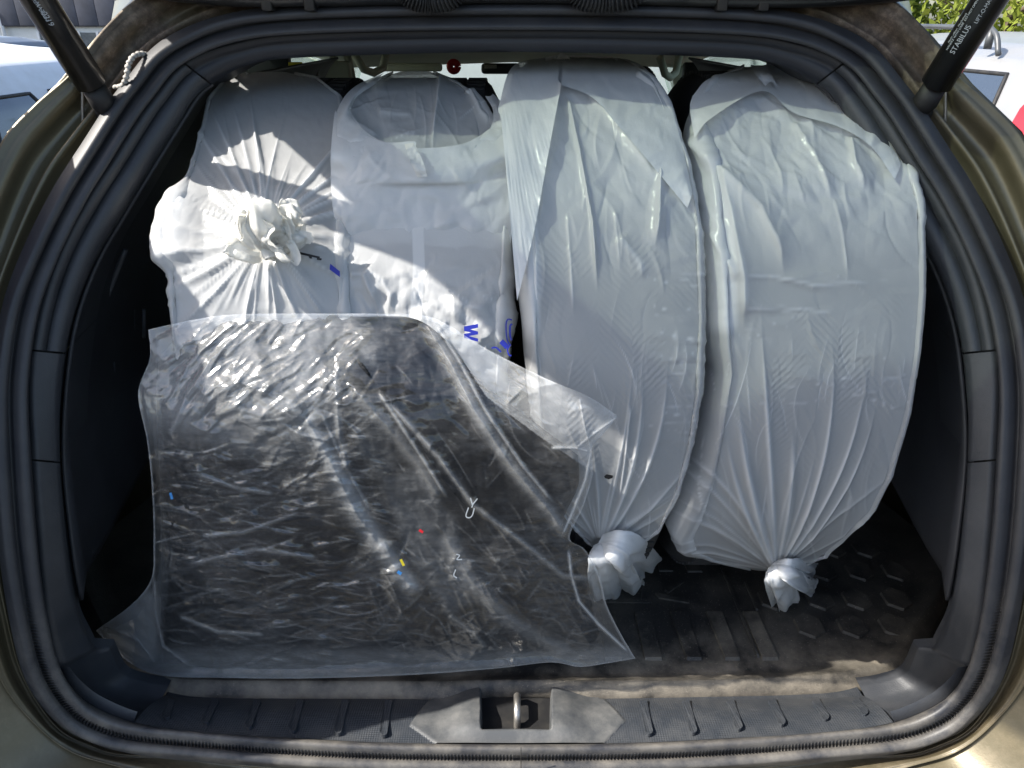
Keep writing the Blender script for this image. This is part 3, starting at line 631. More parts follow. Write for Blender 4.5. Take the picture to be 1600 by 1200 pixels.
# ================================================================= FLOOR MAT
mat_t = thing('boot_mat', 'black moulded rubber mat with hexagons lining the boot floor', 'floor mat', (0, 1.1, .73))
ZM = .746
Mo = np.array([(95, 860), (118, 940), (150, 1006), (176, 1062), (225, 1081), (292, 1090), (450, 1091), (612, 1092), (706, 1096), (762, 1087), (856, 1087), (905, 1092), (1100, 1088), (1240, 1085), (1337, 1079), (1397, 1064), (1427, 1052), (1446, 1012), (1484, 945), (1508, 860)], float)
Mi = np.array([(115, 840), (138, 925), (168, 985), (200, 1030), (240, 1052), (300, 1061), (450, 1063), (612, 1064), (700, 1064), (762, 1062), (856, 1062), (905, 1063), (1100, 1062), (1240, 1056), (1330, 1047), (1382, 1032), (1412, 1010), (1428, 975), (1464, 925), (1490, 840)], float)
Mo = catmull(Mo, 8); Mi = catmull(Mi, 8); po = hit_z(Mo[:, 0], Mo[:, 1], .733); pi_ = hit_z(Mi[:, 0], Mi[:, 1], ZM+.003)
cols = [po+[0, 0, -.004], po, po*.75+pi_*.25+[0, 0, .002], po*.4+pi_*.6+[0, 0, .003], po*.1+pi_*.9+[0, 0, .002], pi_]
ctr = np.array([.003, 1.15, 0]); 
for k, dz in ((.985, .0005), (.965, -.004), (.95, -.004)):
    q = pi_.copy(); q[:, :2] = ctr[:2]+(pi_[:, :2]-ctr[:2])*k; q[:, 2] = ZM+dz; cols.append(q)
ed = cols[-1]
A = np.stack(cols, 1)
def mgrain(A): 
    return {'dusty': np.clip(smooth(.86, .70, A[..., 1])+.15, 0, 1)}
gridmesh('mat_rim', A, M['mat'], mat_t, attrs=mgrain(A))
# flat field as fan of strips to the back
back_y = 1.65; n_s = 40; B = np.stack([np.stack([ed[:, 0]*(1-t)+np.clip(ed[:, 0], -.56, .56)*t, ed[:, 1]*(1-t)+back_y*t, np.full(len(ed), ZM-.004)], -1) for t in np.linspace(0, 1, n_s)**1.3], 1)
gridmesh('mat_field', B, M['mat'], mat_t, attrs=mgrain(B))
ZF = ZM-.004
def padpx(name, pts, h=.004): 
    P = hit_z(np.array([p[0] for p in pts], float), np.array([p[1] for p in pts], float), ZF)
    o = prism(name, P[::-1], h, M['mat'], mat_t, down=.002); at_ = o.data.attributes.new('dusty', 'FLOAT', 'POINT'); at_.data.foreach_set('value', [float(min(1, max(0, (.86-P[:, 1].mean())/.16))+.3)]*len(o.data.vertices)); return o
hexes = []
for row, (yy, xs_) in enumerate(((979, (1264, 1331, 1397)), (937, (1206, 1280, 1338, 1400)), (893, (1285, 1342, 1399)), (858, (1300, 1352)), (975, (105+60,)))):
    if row == 4: continue
    for x in xs_:
        c = hit_z(x, yy, ZF); r = .026; P = [(c[0]+r*cos(a)*.9+.0*sin(a), c[1]+r*sin(a), ZF) for a in np.arange(6)*pi/3+pi/6]
        o = prism('hexagon', P, .0045, M['mat'], mat_t, down=.002); at_ = o.data.attributes.new('dusty', 'FLOAT', 'POINT'); at_.data.foreach_set('value', [.3]*len(o.data.vertices))
for (x0, x1, xt0, xt1) in ((945, 972, 938, 962), (1007, 1035, 990, 1016), (1073, 1097, 1045, 1073), (1133, 1157, 1102, 1128), (1191, 1217, 1158, 1182)):
    padpx('tread_bar', [(xt0, 956), (xt1, 956), (x1, 1033), (x0, 1033)], .0045)
for a, b in (((1126, 885), (1186, 1030)), ((1164, 909), (1183, 955))): padpx('long_ridge', [(a[0]-2, a[1]), (a[0]+2, a[1]), (b[0]+2, b[1]), (b[0]-2, b[1])], .003)
for pts in ([(1022, 928), (1026, 927), (1079, 940), (1078, 944), (1030, 936)], [(1038, 924), (1066, 908), (1070, 910), (1044, 928)], [(944, 939), (1020, 938), (1020, 943), (944, 943)], [(1000, 912), (1004, 912), (1006, 939), (1002, 939)],
            [(1025, 870), (1046, 870), (1052, 894), (1030, 894)], [(1062, 868), (1084, 868), (1098, 895), (1074, 895)]): padpx('raised_mark', pts, .003)

# ================================================================= TYRES AND THEIR BAGS
def lut(tab): a = np.array(tab, float); return lambda y: np.interp(y, a[:, 0], a[:, 1])
def tyre(label, xc, Yc, zc, R, W):
    t = thing('tyre', label, 'tyre', (xc, Yc, zc-R), 'tyres wrapped in bags')
    pr = [(-.62, .0), (-.95, .06), (-1.0, .12), (-.93, .20), (-.5, .225)]
    sec = [(-.30, -.30), (-.85, -.26), (-1.0, -.15), (-.97, -.07), (-.86, -.018), (-.78, 0), (-.4, 0), (0, 0), (.4, 0), (.78, 0), (.86, -.018), (.97, -.07), (1.0, -.15), (.85, -.26), (.30, -.30)]
    th = np.linspace(0, 2*pi, 97)[:-1]
    P = np.array([[(xc+W*a*1.0, Yc-(R+b*R*.95)*cos(q), zc+(R+b*R*.95)*sin(q)) for a, b in sec] for q in th]); gridmesh('sidewall', P, M['rubber_tyre'], t, cn=True)
    V = []; F = []
    for i in range(120):
        for j, (a0, a1) in enumerate(((-.78, -.5), (-.44, -.06), (.06, .44), (.5, .78))):
            q0 = 2*pi*i/120+(.01 if j % 2 else 0); q1_ = q0+2*pi/120*.72; b = len(V); sk = .012*(1 if j < 2 else -1)
            for r_ in (R-.001, R+.004):
                for a, q in ((a0, q0), (a1, q0+sk), (a1, q1_+sk), (a0, q1_)): V.append((xc+W*a, Yc-r_*cos(q), zc+r_*sin(q)))
            F += [(b+4, b+5, b+6, b+7), (b, b+1, b+5, b+4), (b+1, b+2, b+6, b+5), (b+2, b+3, b+7, b+6), (b+3, b, b+4, b+7)]
    o = mesh('tread', V, F, M['rubber_tyre'], t, smooth_=False); o['kind'] = 'stuff'
    return t
def normals(P, cn=True):
    a = np.roll(P, -1, 0)-np.roll(P, 1, 0); b = np.empty_like(P); b[:, 1:-1] = P[:, 2:]-P[:, :-2]; b[:, 0] = P[:, 1]-P[:, 0]; b[:, -1] = P[:, -1]-P[:, -2]
    n = np.cross(b, a); n /= np.linalg.norm(n, axis=-1)[..., None]+1e-12; return n
def pleats(X, Y, K, specs, seed, n=0, a_rng=(0, 2*pi), r_rng=(60, 260), w_rng=(1.6, 4.5), h_rng=(.0015, .005), r0=6):
    rs = np.random.RandomState(seed); h = np.zeros(X.shape); lay = np.zeros(X.shape); dx = X-K[0]; dy = Y-K[1]; r = np.hypot(dx, dy); a = np.arctan2(dy, dx)
    items = list(specs)
    for i in range(n): items.append((a_rng[0]+(a_rng[1]-a_rng[0])*(i+rs.rand())/n, rs.uniform(*r_rng), rs.uniform(*w_rng), rs.uniform(*h_rng), rs.uniform(-.0012, .0012)))
    for (ai, R1, w_, hh, cv) in items:
        da = (a-ai-cv*r+pi) % (2*pi)-pi; perp = r*np.sin(da); ok = np.cos(da) > 0; wv = w_*(.6+.4*smooth(0, 90, r))
        env = smooth(r0, r0+12, r)*smooth(R1, R1*.45, r)*ok; prof = np.exp(-np.abs(perp)/wv); prof = np.where(perp > 0, prof, np.exp(-(np.abs(perp)/wv*.6)))
        h += hh*prof*env*(.5+.5*smooth(0, 100, r)); lay = np.maximum(lay, env*np.exp(-(np.abs(perp)/(w_*.9))**2)*min(1, hh/.004))
    return h, lay
def ridge(X, Y, pts, w1, w2, h, taper=(.1, .25)):
    d, s_, f = polydist(X, Y, pts); wv = np.where(s_ > 0, w1, w2); e = smooth(0, taper[0], f)*smooth(1, 1-taper[1], f) if taper else 1
    return h*np.exp(-d/wv)*e, e*np.exp(-(d/(max(2.2, min(w1, w2))))**2)
def creases(X, Y, seed, n, rng, region, hh=(.0008, .0024), sc_=1.):
    rs = np.random.RandomState(seed); h = np.zeros(X.shape); lay = np.zeros(X.shape)
    for _ in range(n):
        cx, cy = rs.uniform(region[0], region[2]), rs.uniform(region[1], region[3]); an = rs.uniform(*rng); L_ = sc_*rs.uniform(18, 65)*(1 if rs.rand() < .8 else 1.7); w_ = rs.uniform(1.6, 3.6); bend = rs.uniform(-.006, .006)
        m = (np.abs(X-cx) < L_+12) & (np.abs(Y-cy) < L_+12)
        if not m.any(): continue
        dx = X[m]-cx; dy = Y[m]-cy; u = dx*cos(an)+dy*sin(an); v = -dx*sin(an)+dy*cos(an)-bend*u*u; e = np.clip(1-(u/L_)**2, 0, 1)
        k = np.where(v > 0, np.exp(-v/w_), np.exp(v/(w_*rs.uniform(1.5, 4))))*e; q = rs.uniform(*hh)*(1 if rs.rand() < .75 else -1)
        h[m] += k*q; lay[m] = np.maximum(lay[m], e*np.exp(-(v/1.1)**2)*min(1, abs(q)/hh[1]*1.3)*rs.uniform(.1, 1))
    return h, lay
def crumple(X, Y, seed, s=60, an=0., st=1.):
    return (facets(X, Y, s, seed, an, st)*1.0+.45*facets(X, Y, s*.45, seed+5, an+.6, st)+.2*facets(X, Y, s*.2, seed+9, an-.4, st))

def make_bag(label, Yc, zc, R, left, right, field, name_rng=None, tyre_label='', shoulder=.055, group='white bags each holding a tyre', mid=None):
    NT_, NU_ = 500, 270
    th = np.concatenate([np.linspace(-172, -98, 30), np.linspace(-96, 112, NT_-60), np.linspace(115, 184, 30)])*pi/180
    py0 = []
    Pc = np.stack([np.zeros_like(th), Yc-R*np.cos(th), zc+R*np.sin(th)], -1); _, py = proj(Pc); R2 = R-.030; f = (np.stack([np.zeros_like(th), Yc-R2*np.cos(th), zc+R2*np.sin(th)], -1)-CAM)@FW
    ytop = py[np.argmin(np.where(th > 0, py, 1e9))]; ybot = py[np.argmax(np.where((th < 0), py, -1e9))]
    XL = (left(py)-800)/FPX*f; XR = (right(py)-800)/FPX*f
    # behind the silhouette keep the plan width steady
    backm = smooth(100, 135, np.degrees(th)); wmid = (left(450)-800)/FPX*(Yc-R)*.9, 0
    xm = (XL+XR)/2; wd = (XR-XL)/2; i0 = np.argmin(abs(th)); wd = np.maximum(wd*(1-backm)+wd[i0]*.85*backm, .012)
    s = np.linspace(-1, 1, NU_); a = np.abs(s)
    xr = np.where(a < .72, a/.72*.86, 0); t = np.clip((a-.72)/.14, 0, 1); xr = np.where(a >= .72, .86+.14*np.sin(t*pi/2), xr); inset = np.where(a >= .72, shoulder*(1-np.cos(t*pi/2)), .004*(a/.72)**3)
    t2 = np.clip((a-.86)/.14, 0, 1); xr = np.where(a > .86, 1-.03*t2-.2*t2**6, xr); inset = np.where(a > .86, shoulder+t2*(R*.72-shoulder), inset); xr = xr*np.sign(s)
    rad = (R-inset)[None, :]; Xc = xm[:, None]+wd[:, None]*xr[None, :]
    P = np.stack([Xc, Yc-rad*np.cos(th)[:, None], zc+rad*np.sin(th)[:, None]], -1)
    N = normals(P); X, Y = proj(P)
    outw = P-np.array([0, Yc, zc]); outw[..., 0] = (P[..., 0]-xm[:, None])*.8; sg = np.sign((N*outw).sum(-1)); N *= sg[..., None]
    h, lay, tr = field(X, Y, s[None, :]*np.ones((len(th), 1)), th[:, None]*np.ones((1, NU_)))
    fade = smooth(1.0, .93, a)[None, :]; h = h*fade
    P = P+N*h[..., None]; P[..., 2] = np.maximum(P[..., 2], ZM+.006)
    uv = np.stack([Xc-xm[:, None], np.repeat((th*R)[:, None], NU_, 1)], -1)
    bag = mesh('tyre_bag', P.reshape(-1, 3), grid_faces(len(th), NU_), M['film'], None, uv=uv, attrs={'ply_and_light': np.clip(lay, 0, 1), 'tread': tr}, origin=(float(xm[i0]), Yc, ZM))
    tag(bag, label, 'bag', group)
    tyre(tyre_label, float(xm[i0]), Yc, zc, R-.012, float(wd[i0])*.90)
    return bag
def surf_sheet(name, rows, Yc, zc, R, parent, mat, nv=60, sub=14, crum=.003, seed=1, ply_and_light=.9, s=50, rim=None):
    """a loose flap of film: rows = list of (px polyline, list/number of stand-off) from the attached edge to the free edge"""
    pts = []; offs = []
    n = max(len(r[0]) for r in rows)
    for pl_, of in rows:
        a = catmull(np.array(pl_, float), sub); k = np.linspace(0, 1, nv); t = np.linspace(0, 1, len(a)); pts.append(np.stack([np.interp(k, t, a[:, 0]), np.interp(k, t, a[:, 1])], -1))
        offs.append(np.interp(k, np.linspace(0, 1, len(np.atleast_1d(of))), np.atleast_1d(of)))
    A = np.array(pts); O = np.array(offs)[..., None]; AO = np.concatenate([A, O], -1); AO = np.stack([catmull(AO[:, j], 12) for j in range(nv)], 1)
    X, Y, O = AO[..., 0], AO[..., 1], AO[..., 2]; O = O+crum*crumple(X, Y, seed, s)+creases(X, Y, seed+500, 36, (-1.3, 1.3), (X.min(), Y.min(), X.max(), Y.max()), (.0005, .0022))[0]
    d = ray(X, Y); P = np.zeros(X.shape+(3,)); 
    P = hit_cyl(X, Y, Yc, zc, R); P = P-d/np.linalg.norm(d, axis=-1)[..., None]*O[..., None]
    uv = np.stack([X*.0007, Y*.0007], -1)
    return gridmesh(name, P, mat, parent, uv=uv, attrs={'ply_and_light': np.full(X.shape, ply_and_light), 'tread': np.zeros(X.shape)})
def tuft(name, K3, tips, parent, mat, seed, width, ruf=.35, n=60, m=26, flat=.45, viewn=None):
    """gathered tail of a tied bag: a ruffled, flattened cone from the knot to a ragged mouth"""
    rs = np.random.RandomState(seed); path = catmull([K3]+list(tips), m//len(tips)); m = len(path); T = np.gradient(path, axis=0); T /= np.linalg.norm(T, axis=1)[:, None]
    vn = np.array(viewn if viewn is not None else CAM-K3, float); V = np.zeros((m, n, 3)); a = np.linspace(0, 2*pi, n+1)[:-1]
    f = [(rs.randint(3, 9), rs.rand()*6.28, rs.uniform(.3, 1)) for _ in range(5)]
    ks = rs.randint(2, 6, 4); ph = rs.rand(4)*6.28; A2, I2 = np.meshgrid(a/(2*pi)*n, np.arange(m)*2.2); cr = facets(A2+I2*.4, I2, 12., seed, .9, 1.8)+.4*facets(A2, I2, 6., seed+3, .5, 2); cr = cr*np.minimum(1, np.minimum(np.arange(n), n-np.arange(n))/4.)[None]
    for i in range(m):
        v = vn-T[i]*(vn@T[i]); v /= np.linalg.norm(v); sd = np.cross(T[i], v); t = i/(m-1); wv = np.interp(t, np.linspace(0, 1, len(width)), width)
        rf = sum(np.abs(((a*k_/(2*pi)+p_/6.28+.25*t) % 1)-.5)*2 for k_, p_ in zip(ks, ph))/4-.5
        rr = wv*(1+ruf*1.5*rf*(.35+t)); V[i] = path[i]+np.outer(rr*np.cos(a), sd)+np.outer(rr*np.sin(a)*flat+wv*.5*rf*t+wv*.55*cr[i]*(.3+t), v)+np.outer(t**2*wv*.55*(np.abs((a*ks[0]/6.28+ph[1]) % 1-.5)*2-.3+.6*cr[i]), T[i])+np.outer(.25*wv*cr[i]*t, sd)
    q = np.stack([np.repeat(a[None]*.02, m, 0), np.repeat(np.linspace(0, .08, m)[:, None], n, 1)], -1)
    return gridmesh(name, V, mat, parent, cm=True, uv=q, attrs={'ply_and_light': np.ones((m, n)), 'tread': np.zeros((m, n))})

# ---- bag 4 (rightmost)
B4 = dict(Yc=1.081, zc=1.127, R=.375)
def f4(X, Y, s, th):
    top = smooth(470, 250, Y); K = (1212, 888)
    h1, l1 = pleats(X, Y, K, [(-1.63, 430, 5, .006, .0), (-1.32, 250, 5, .005, -.0006), (-1.0, 400, 4, .005, -.0009), (-.83, 380, 4, .005, -.0009), (-.66, 330, 3, .004, -.0012), (-1.95, 300, 6, .008, .0006), (-2.15, 250, 4, .005, .001)], 41, 34, (-pi, 0), (90, 330), (1.5, 4), (.0008, .003))
    h = h1; lay = l1*.9
    c = crumple(X, Y, 11, 75, .5, 1.5); h = h+top*(.0075*c)+.0012*crumple(X, Y, 13, 120, 1.4, 2)
    for pts, w1, w2, hh in (([(1075, 210), (1120, 270), (1185, 330), (1215, 390), (1225, 440)], 9, 22, .011), ([(1120, 260), (1140, 330), (1160, 440), (1162, 520)], 10, 26, .010), ([(1235, 190), (1270, 250), (1300, 320)], 5, 16, .006),
                            ([(1325, 215), (1330, 260), (1352, 300)], 3, 14, .007), ([(1300, 310), (1316, 370), (1324, 440)], 2, 6, .002), ([(1130, 438), (1200, 432), (1270, 446), (1390, 440)], 4, 30, .0022), ([(1150, 486), (1220, 480), (1320, 490)], 3, 22, .0016), ([(1110, 360), (1150, 440)], 4, 9, .005)):
        a_, b_ = ridge(X, Y, pts, w1, w2, hh); h += a_; lay = np.maximum(lay, b_*.7)
    for sd, n__, rng, reg, hh_ in ((201, 60, (.2, 1.5), (1080, 150, 1420, 380), (.0006, .0022)), (202, 80, (1.2, 1.9), (1080, 520, 1420, 860), (.0003, .0008)), (203, 70, (-.25, .25), (1120, 430, 1420, 640), (.0003, .0009)), (204, 16, (-.5, 1.6), (1060, 150, 1440, 560), (.0006, .0016))):
        h_, l_ = creases(X, Y, sd, n__, rng, reg, hh_); h = h+h_; lay = np.maximum(lay, l_*.8)
    lay = np.maximum(lay, .14+.62*top+.15*smooth(700, 500, Y)); lay = np.maximum(lay, .9*smooth(1165, 1140, X)*smooth(540, 500, Y))
    h += .010*smooth(1120, 1060, X)*smooth(640, 760, Y)
    return h, lay, smooth(430, 500, Y)*smooth(830, 640, Y)
b4 = make_bag('white tyre bag at the far right, tail tied at its bottom', **B4, left=lut([(95, 1160), (105, 1145), (120, 1100), (145, 1076), (190, 1070), (300, 1087), (450, 1101), (540, 1106), (585, 1112), (650, 1102), (750, 1085), (800, 1066), (838, 1046), (860, 1056), (878, 1100), (890, 1160), (900, 1190)]),
    right=lut([(95, 1240), (105, 1262), (120, 1315), (150, 1368), (190, 1396), (250, 1421), (320, 1439), (450, 1441), (550, 1433), (650, 1418), (750, 1392), (800, 1370), (850, 1322), (870, 1296), (882, 1268), (892, 1240), (900, 1230)]), field=f4, tyre_label='black tyre hidden inside the far right white bag')
surf_sheet('folded_mouth', [([(1082, 150), (1110, 122), (1180, 108), (1260, 112), (1340, 140), (1375, 186), (1408, 255)], .000), ([(1078, 170), (1115, 145), (1185, 128), (1250, 140), (1320, 165), (1372, 206), (1404, 266)], .005),
    ([(1085, 215), (1112, 184), (1190, 142), (1240, 176), (1310, 198), (1360, 228), (1398, 280)], (.010, .030, .034, .022, .018, .014, .006))], **B4, parent=b4, mat=M['film'], nv=110, crum=.005, seed=21, s=42)
surf_sheet('seam_tab', [([(1172, 101), (1186, 103), (1200, 104)], .006), ([(1180, 115), (1194, 114), (1206, 118)], .028), ([(1196, 134), (1205, 128), (1216, 137)], .036)], **B4, parent=b4, mat=M['film'], nv=16, crum=.001, seed=4, s=12, ply_and_light=1)
K4 = hit_cyl(np.array(1208.), np.array(884.), B4['Yc'], B4['zc'], B4['R']+.012)
def tail(x, y, z): return hit_z(x, y, z)
tuft('tied_tail', K4, [hit_Y(1218, 902, K4[1]-.012), hit_z(1236, 928, ZM+.012)], b4, M['film'], 5, (.007, .020, .032), .8, 110, 34, .32)
tuft('tail_lobe', K4, [hit_Y(1238, 893, K4[1]-.016), hit_z(1268, 904, ZM+.02)], b4, M['film'], 9, (.007, .016, .020), .8, 90, 26, .35)

# ---- bag 3
B3 = dict(Yc=1.081, zc=1.130, R=.378)
def f3(X, Y, s, th):
    top = smooth(480, 260, Y); K = (937, 850)
    h1, l1 = pleats(X, Y, K, [(-1.6, 130, 3, .003, 0), (-1.3, 330, 3, .003, -.0003), (-1.05, 300, 4, .004, -.001), (-.85, 330, 4, .0045, -.0012), (-.55, 240, 3, .003, -.001), (-.35, 160, 3, .003, -.001)], 31, 26, (-pi, 0.1), (60, 210), (1.4, 3.5), (.0008, .003))
    h = h1; lay = l1*.9
    h = h+top*.007*crumple(X, Y, 51, 95, 1.0, 1.6)+.0010*crumple(X, Y, 53, 110, 1.4, 2.2)
    for pts, w1, w2, hh in (([(885, 150), (905, 240), (925, 350), (934, 460)], 3, 5, .007), ([(1030, 260), (1028, 330), (1022, 390)], 7, 12, .009), ([(925, 150), (960, 200), (1010, 260), (1030, 290)], 8, 14, .008), ([(990, 115), (1020, 140), (1045, 200)], 5, 12, .006),
                            ([(965, 370), (1000, 410), (1005, 440)], 10, 14, .004), ([(886, 330), (892, 420), (896, 500)], 3, 6, .002), ([(960, 330), (968, 420)], 2, 5, .0015), ([(985, 630), (975, 720), (965, 790)], 1.5, 6, .003), ([(800, 200), (822, 300), (838, 380), (840, 520)], 14, 18, .008)):
        a_, b_ = ridge(X, Y, pts, w1, w2, hh); h += a_; lay = np.maximum(lay, b_*.7)
    rc = inpoly(X, Y, [(880, 140), (925, 165), (960, 200), (900, 215), (870, 330), (850, 330), (862, 230)])
    for sd, n__, rng, reg, hh_ in ((211, 50, (.6, 1.9), (840, 130, 1090, 420), (.0005, .002)), (212, 60, (1.2, 1.9), (820, 480, 1100, 840), (.0003, .0008)), (213, 90, (-.15, .2), (1040, 380, 1105, 700), (.0004, .0010))):
        h_, l_ = creases(X, Y, sd, n__, rng, reg, hh_); h = h+h_; lay = np.maximum(lay, l_*.8)
    lay = np.maximum(lay, .14+.60*top+.12*smooth(700, 500, Y))
    lay = np.maximum(lay, .9*smooth(852, 838, X)*smooth(560, 500, Y))
    return h, lay, smooth(330, 440, Y)*smooth(820, 640, Y)
b3 = make_bag('white tyre bag second from the right, with a small black hole', **B3, left=lut([(78, 890), (85, 862), (95, 820), (110, 795), (150, 780), (190, 786), (300, 803), (450, 812), (560, 819), (700, 832), (800, 862), (845, 905), (865, 930)]),
    right=lut([(78, 920), (88, 962), (95, 990), (120, 1030), (160, 1054), (250, 1084), (350, 1099), (500, 1104), (620, 1098), (700, 1085), (780, 1062), (830, 1034), (855, 1000), (870, 950)]), field=f3, tyre_label='black tyre showing faintly through the second white bag from the right')
surf_sheet('folded_mouth', [([(778, 170), (800, 105), (850, 90), (880, 84)], .002), ([(786, 215), (812, 160), (845, 135), (872, 120)], .014), ([(808, 470), (835, 360), (855, 250), (866, 190), (877, 132)], (.004, .010, .018, .026, .032))], **B3, parent=b3, mat=M['film'], nv=90, crum=.004, seed=61, s=45)
surf_sheet('folded_mouth', [([(880, 86), (950, 88), (1010, 108), (1052, 180), (1082, 300)], .001), ([(880, 110), (940, 115), (1000, 150), (1040, 220), (1080, 308)], .008), ([(877, 132), (925, 152), (962, 192), (1012, 250), (1074, 325)], (.032, .026, .020, .014, .0))], **B3, parent=b3, mat=M['film'], nv=90, crum=.004, seed=67, s=45)
surf_sheet('seam_tab', [([(862, 104), (870, 96), (884, 98)], .020), ([(868, 92), (878, 82), (892, 92)], .026)], **B3, parent=b3, mat=M['film'], nv=14, crum=.001, seed=4, s=12, ply_and_light=1)
K3 = hit_cyl(np.array(938.), np.array(848.), B3['Yc'], B3['zc'], B3['R']+.012)
tuft('tied_tail', K3, [hit_Y(950, 880, K3[1]-.008), hit_z(968, 915, ZM+.014)], b3, M['film'], 15, (.009, .024, .036), .8, 110, 34, .35)
tuft('tail_lobe', K3, [hit_Y(975, 862, K3[1]-.012), hit_z(1006, 892, ZM+.02)], b3, M['film'], 19, (.010, .022, .026), .8, 90, 26, .35)
hp = [hit_cyl(np.array(x*1.), np.array(y*1.), B3['Yc'], B3['zc'], B3['R']+.0075) for x, y in ((944, 744), (948, 741), (953, 742), (958, 743), (957, 747), (951, 749), (945, 747))]
mesh('torn_hole', hp, [list(range(7))], M['black_print'], b3)

# ---- bag 2
B2 = dict(Yc=1.10, zc=1.122, R=.370)
def f2(X, Y, s, th):
    rec = inpoly(X, Y, [(535, 180), (560, 215), (640, 235), (740, 232), (785, 195), (770, 150), (700, 118), (600, 118), (550, 145)])
    h = (.012*crumple(X, Y, 71, 90, .9, 1.8)*smooth(400, 470, Y)+.0035*crumple(X, Y, 73, 80, 1.2, 1.5))*(1-.98*smooth(200, 230, Y)*smooth(450, 380, Y))
    lay = np.full(X.shape, .55); lay = np.where(rec, .38, lay)  # thinner film tone inside the mouth: shade of the recess painted in
    for pts, w1, w2, hh in (([(688, 118), (684, 160), (676, 225)], 3, 9, .008), ([(590, 180), (650, 180)], 2, 6, .002), ([(532, 160), (560, 200), (600, 222)], 5, 10, .007), ([(570, 420), (600, 440), (620, 480)], 7, 14, .006), ([(545, 430), (570, 430), (590, 480)], 5, 9, .006), ([(730, 140), (750, 180), (770, 200)], 4, 10, .008)):
        a_, b_ = ridge(X, Y, pts, w1, w2, hh); h += a_; lay = np.maximum(lay, b_*.8)
    for sd, n__, rng, reg, hh_ in ((221, 80, (-.9, 1.4), (520, 420, 800, 560), (.0006, .0025)), (222, 40, (-.5, 1.9), (560, 125, 760, 230), (.0004, .0016))):
        h_, l_ = creases(X, Y, sd, n__, rng, reg, hh_); h = h+h_; lay = np.maximum(lay, l_*.9)
    a_, b_ = ridge(X, Y, [(655, 275), (652, 340), (655, 420), (650, 500)], 7, 7, .002, None); lay = np.maximum(lay, smooth(12, 8, polydist(X, Y, [(655, 275), (652, 340), (655, 420), (650, 500)])[0]))
    return h, lay, np.zeros(X.shape)
b2 = make_bag('white tyre bag with an open mouth, second from the left', **B2, left=lut([(100, 640), (114, 605), (130, 570), (150, 546), (180, 527), (230, 518), (350, 530), (500, 534), (900, 545)]),
    right=lut([(100, 660), (114, 690), (130, 730), (150, 760), (180, 784), (250, 800), (350, 806), (480, 801), (560, 796), (900, 780)]), field=f2, tyre_label='black tyre inside the open-mouthed white bag')
surf_sheet('mouth_rim', [([(524, 380), (560, 392), (650, 386), (740, 392), (798, 380)], -.012), ([(521, 340), (560, 350), (650, 345), (740, 350), (801, 340)], .001), ([(517, 285), (560, 300), (650, 296), (740, 296), (802, 285)], .016), ([(517, 268), (560, 278), (650, 284), (740, 280), (802, 262)], (.014, .026, .030, .026, .014)), ([(517, 235), (570, 245), (650, 260), (730, 255), (798, 235)], .038), ([(523, 176), (548, 200), (600, 222), (646, 222), (656, 232), (720, 226), (764, 204), (796, 170)], (.006, .026, .042, .048, .048, .042, .026, .006)), ([(528, 180), (552, 206), (602, 228), (646, 227), (656, 238), (720, 232), (760, 210), (790, 176)], (.003, .020, .036, .042, .042, .036, .020, .003))], **B2, parent=b2, mat=M['film'], nv=120, crum=.0045, seed=81, s=70, ply_and_light=.75)
surf_sheet('mouth_side', [([(600, 114), (556, 134), (531, 163), (519, 210), (518, 262)], .000), ([(592, 122), (560, 142), (540, 170), (530, 208), (540, 250)], (.004, .012, .020, .028, .032)), ([(588, 130), (552, 156), (548, 178), (572, 206), (604, 226)], (.0, .010, .016, .030, .036))], **B2, parent=b2, mat=M['film'], nv=60, crum=.006, seed=83, s=30, ply_and_light=.7)
surf_sheet('mouth_side', [([(758, 150), (770, 172), (768, 196), (752, 214), (740, 232)], (.0, .010, .020, .030, .036)), ([(766, 150), (778, 168), (786, 186), (786, 208), (776, 250)], (.004, .012, .020, .026, .028)), ([(770, 146), (784, 160), (793, 180), (799, 205), (804, 262)], .000)], **B2, parent=b2, mat=M['film'], nv=60, crum=.006, seed=87, s=30, ply_and_light=.7)
surf_sheet('seam_tape', [([(632, 225), (646, 223)], .056), ([(640, 250), (660, 250)], .052), ([(652, 276), (668, 276)], .040)], **B2, parent=b2, mat=M['film_warm'], nv=10, crum=.001, seed=2, s=14, ply_and_light=1)

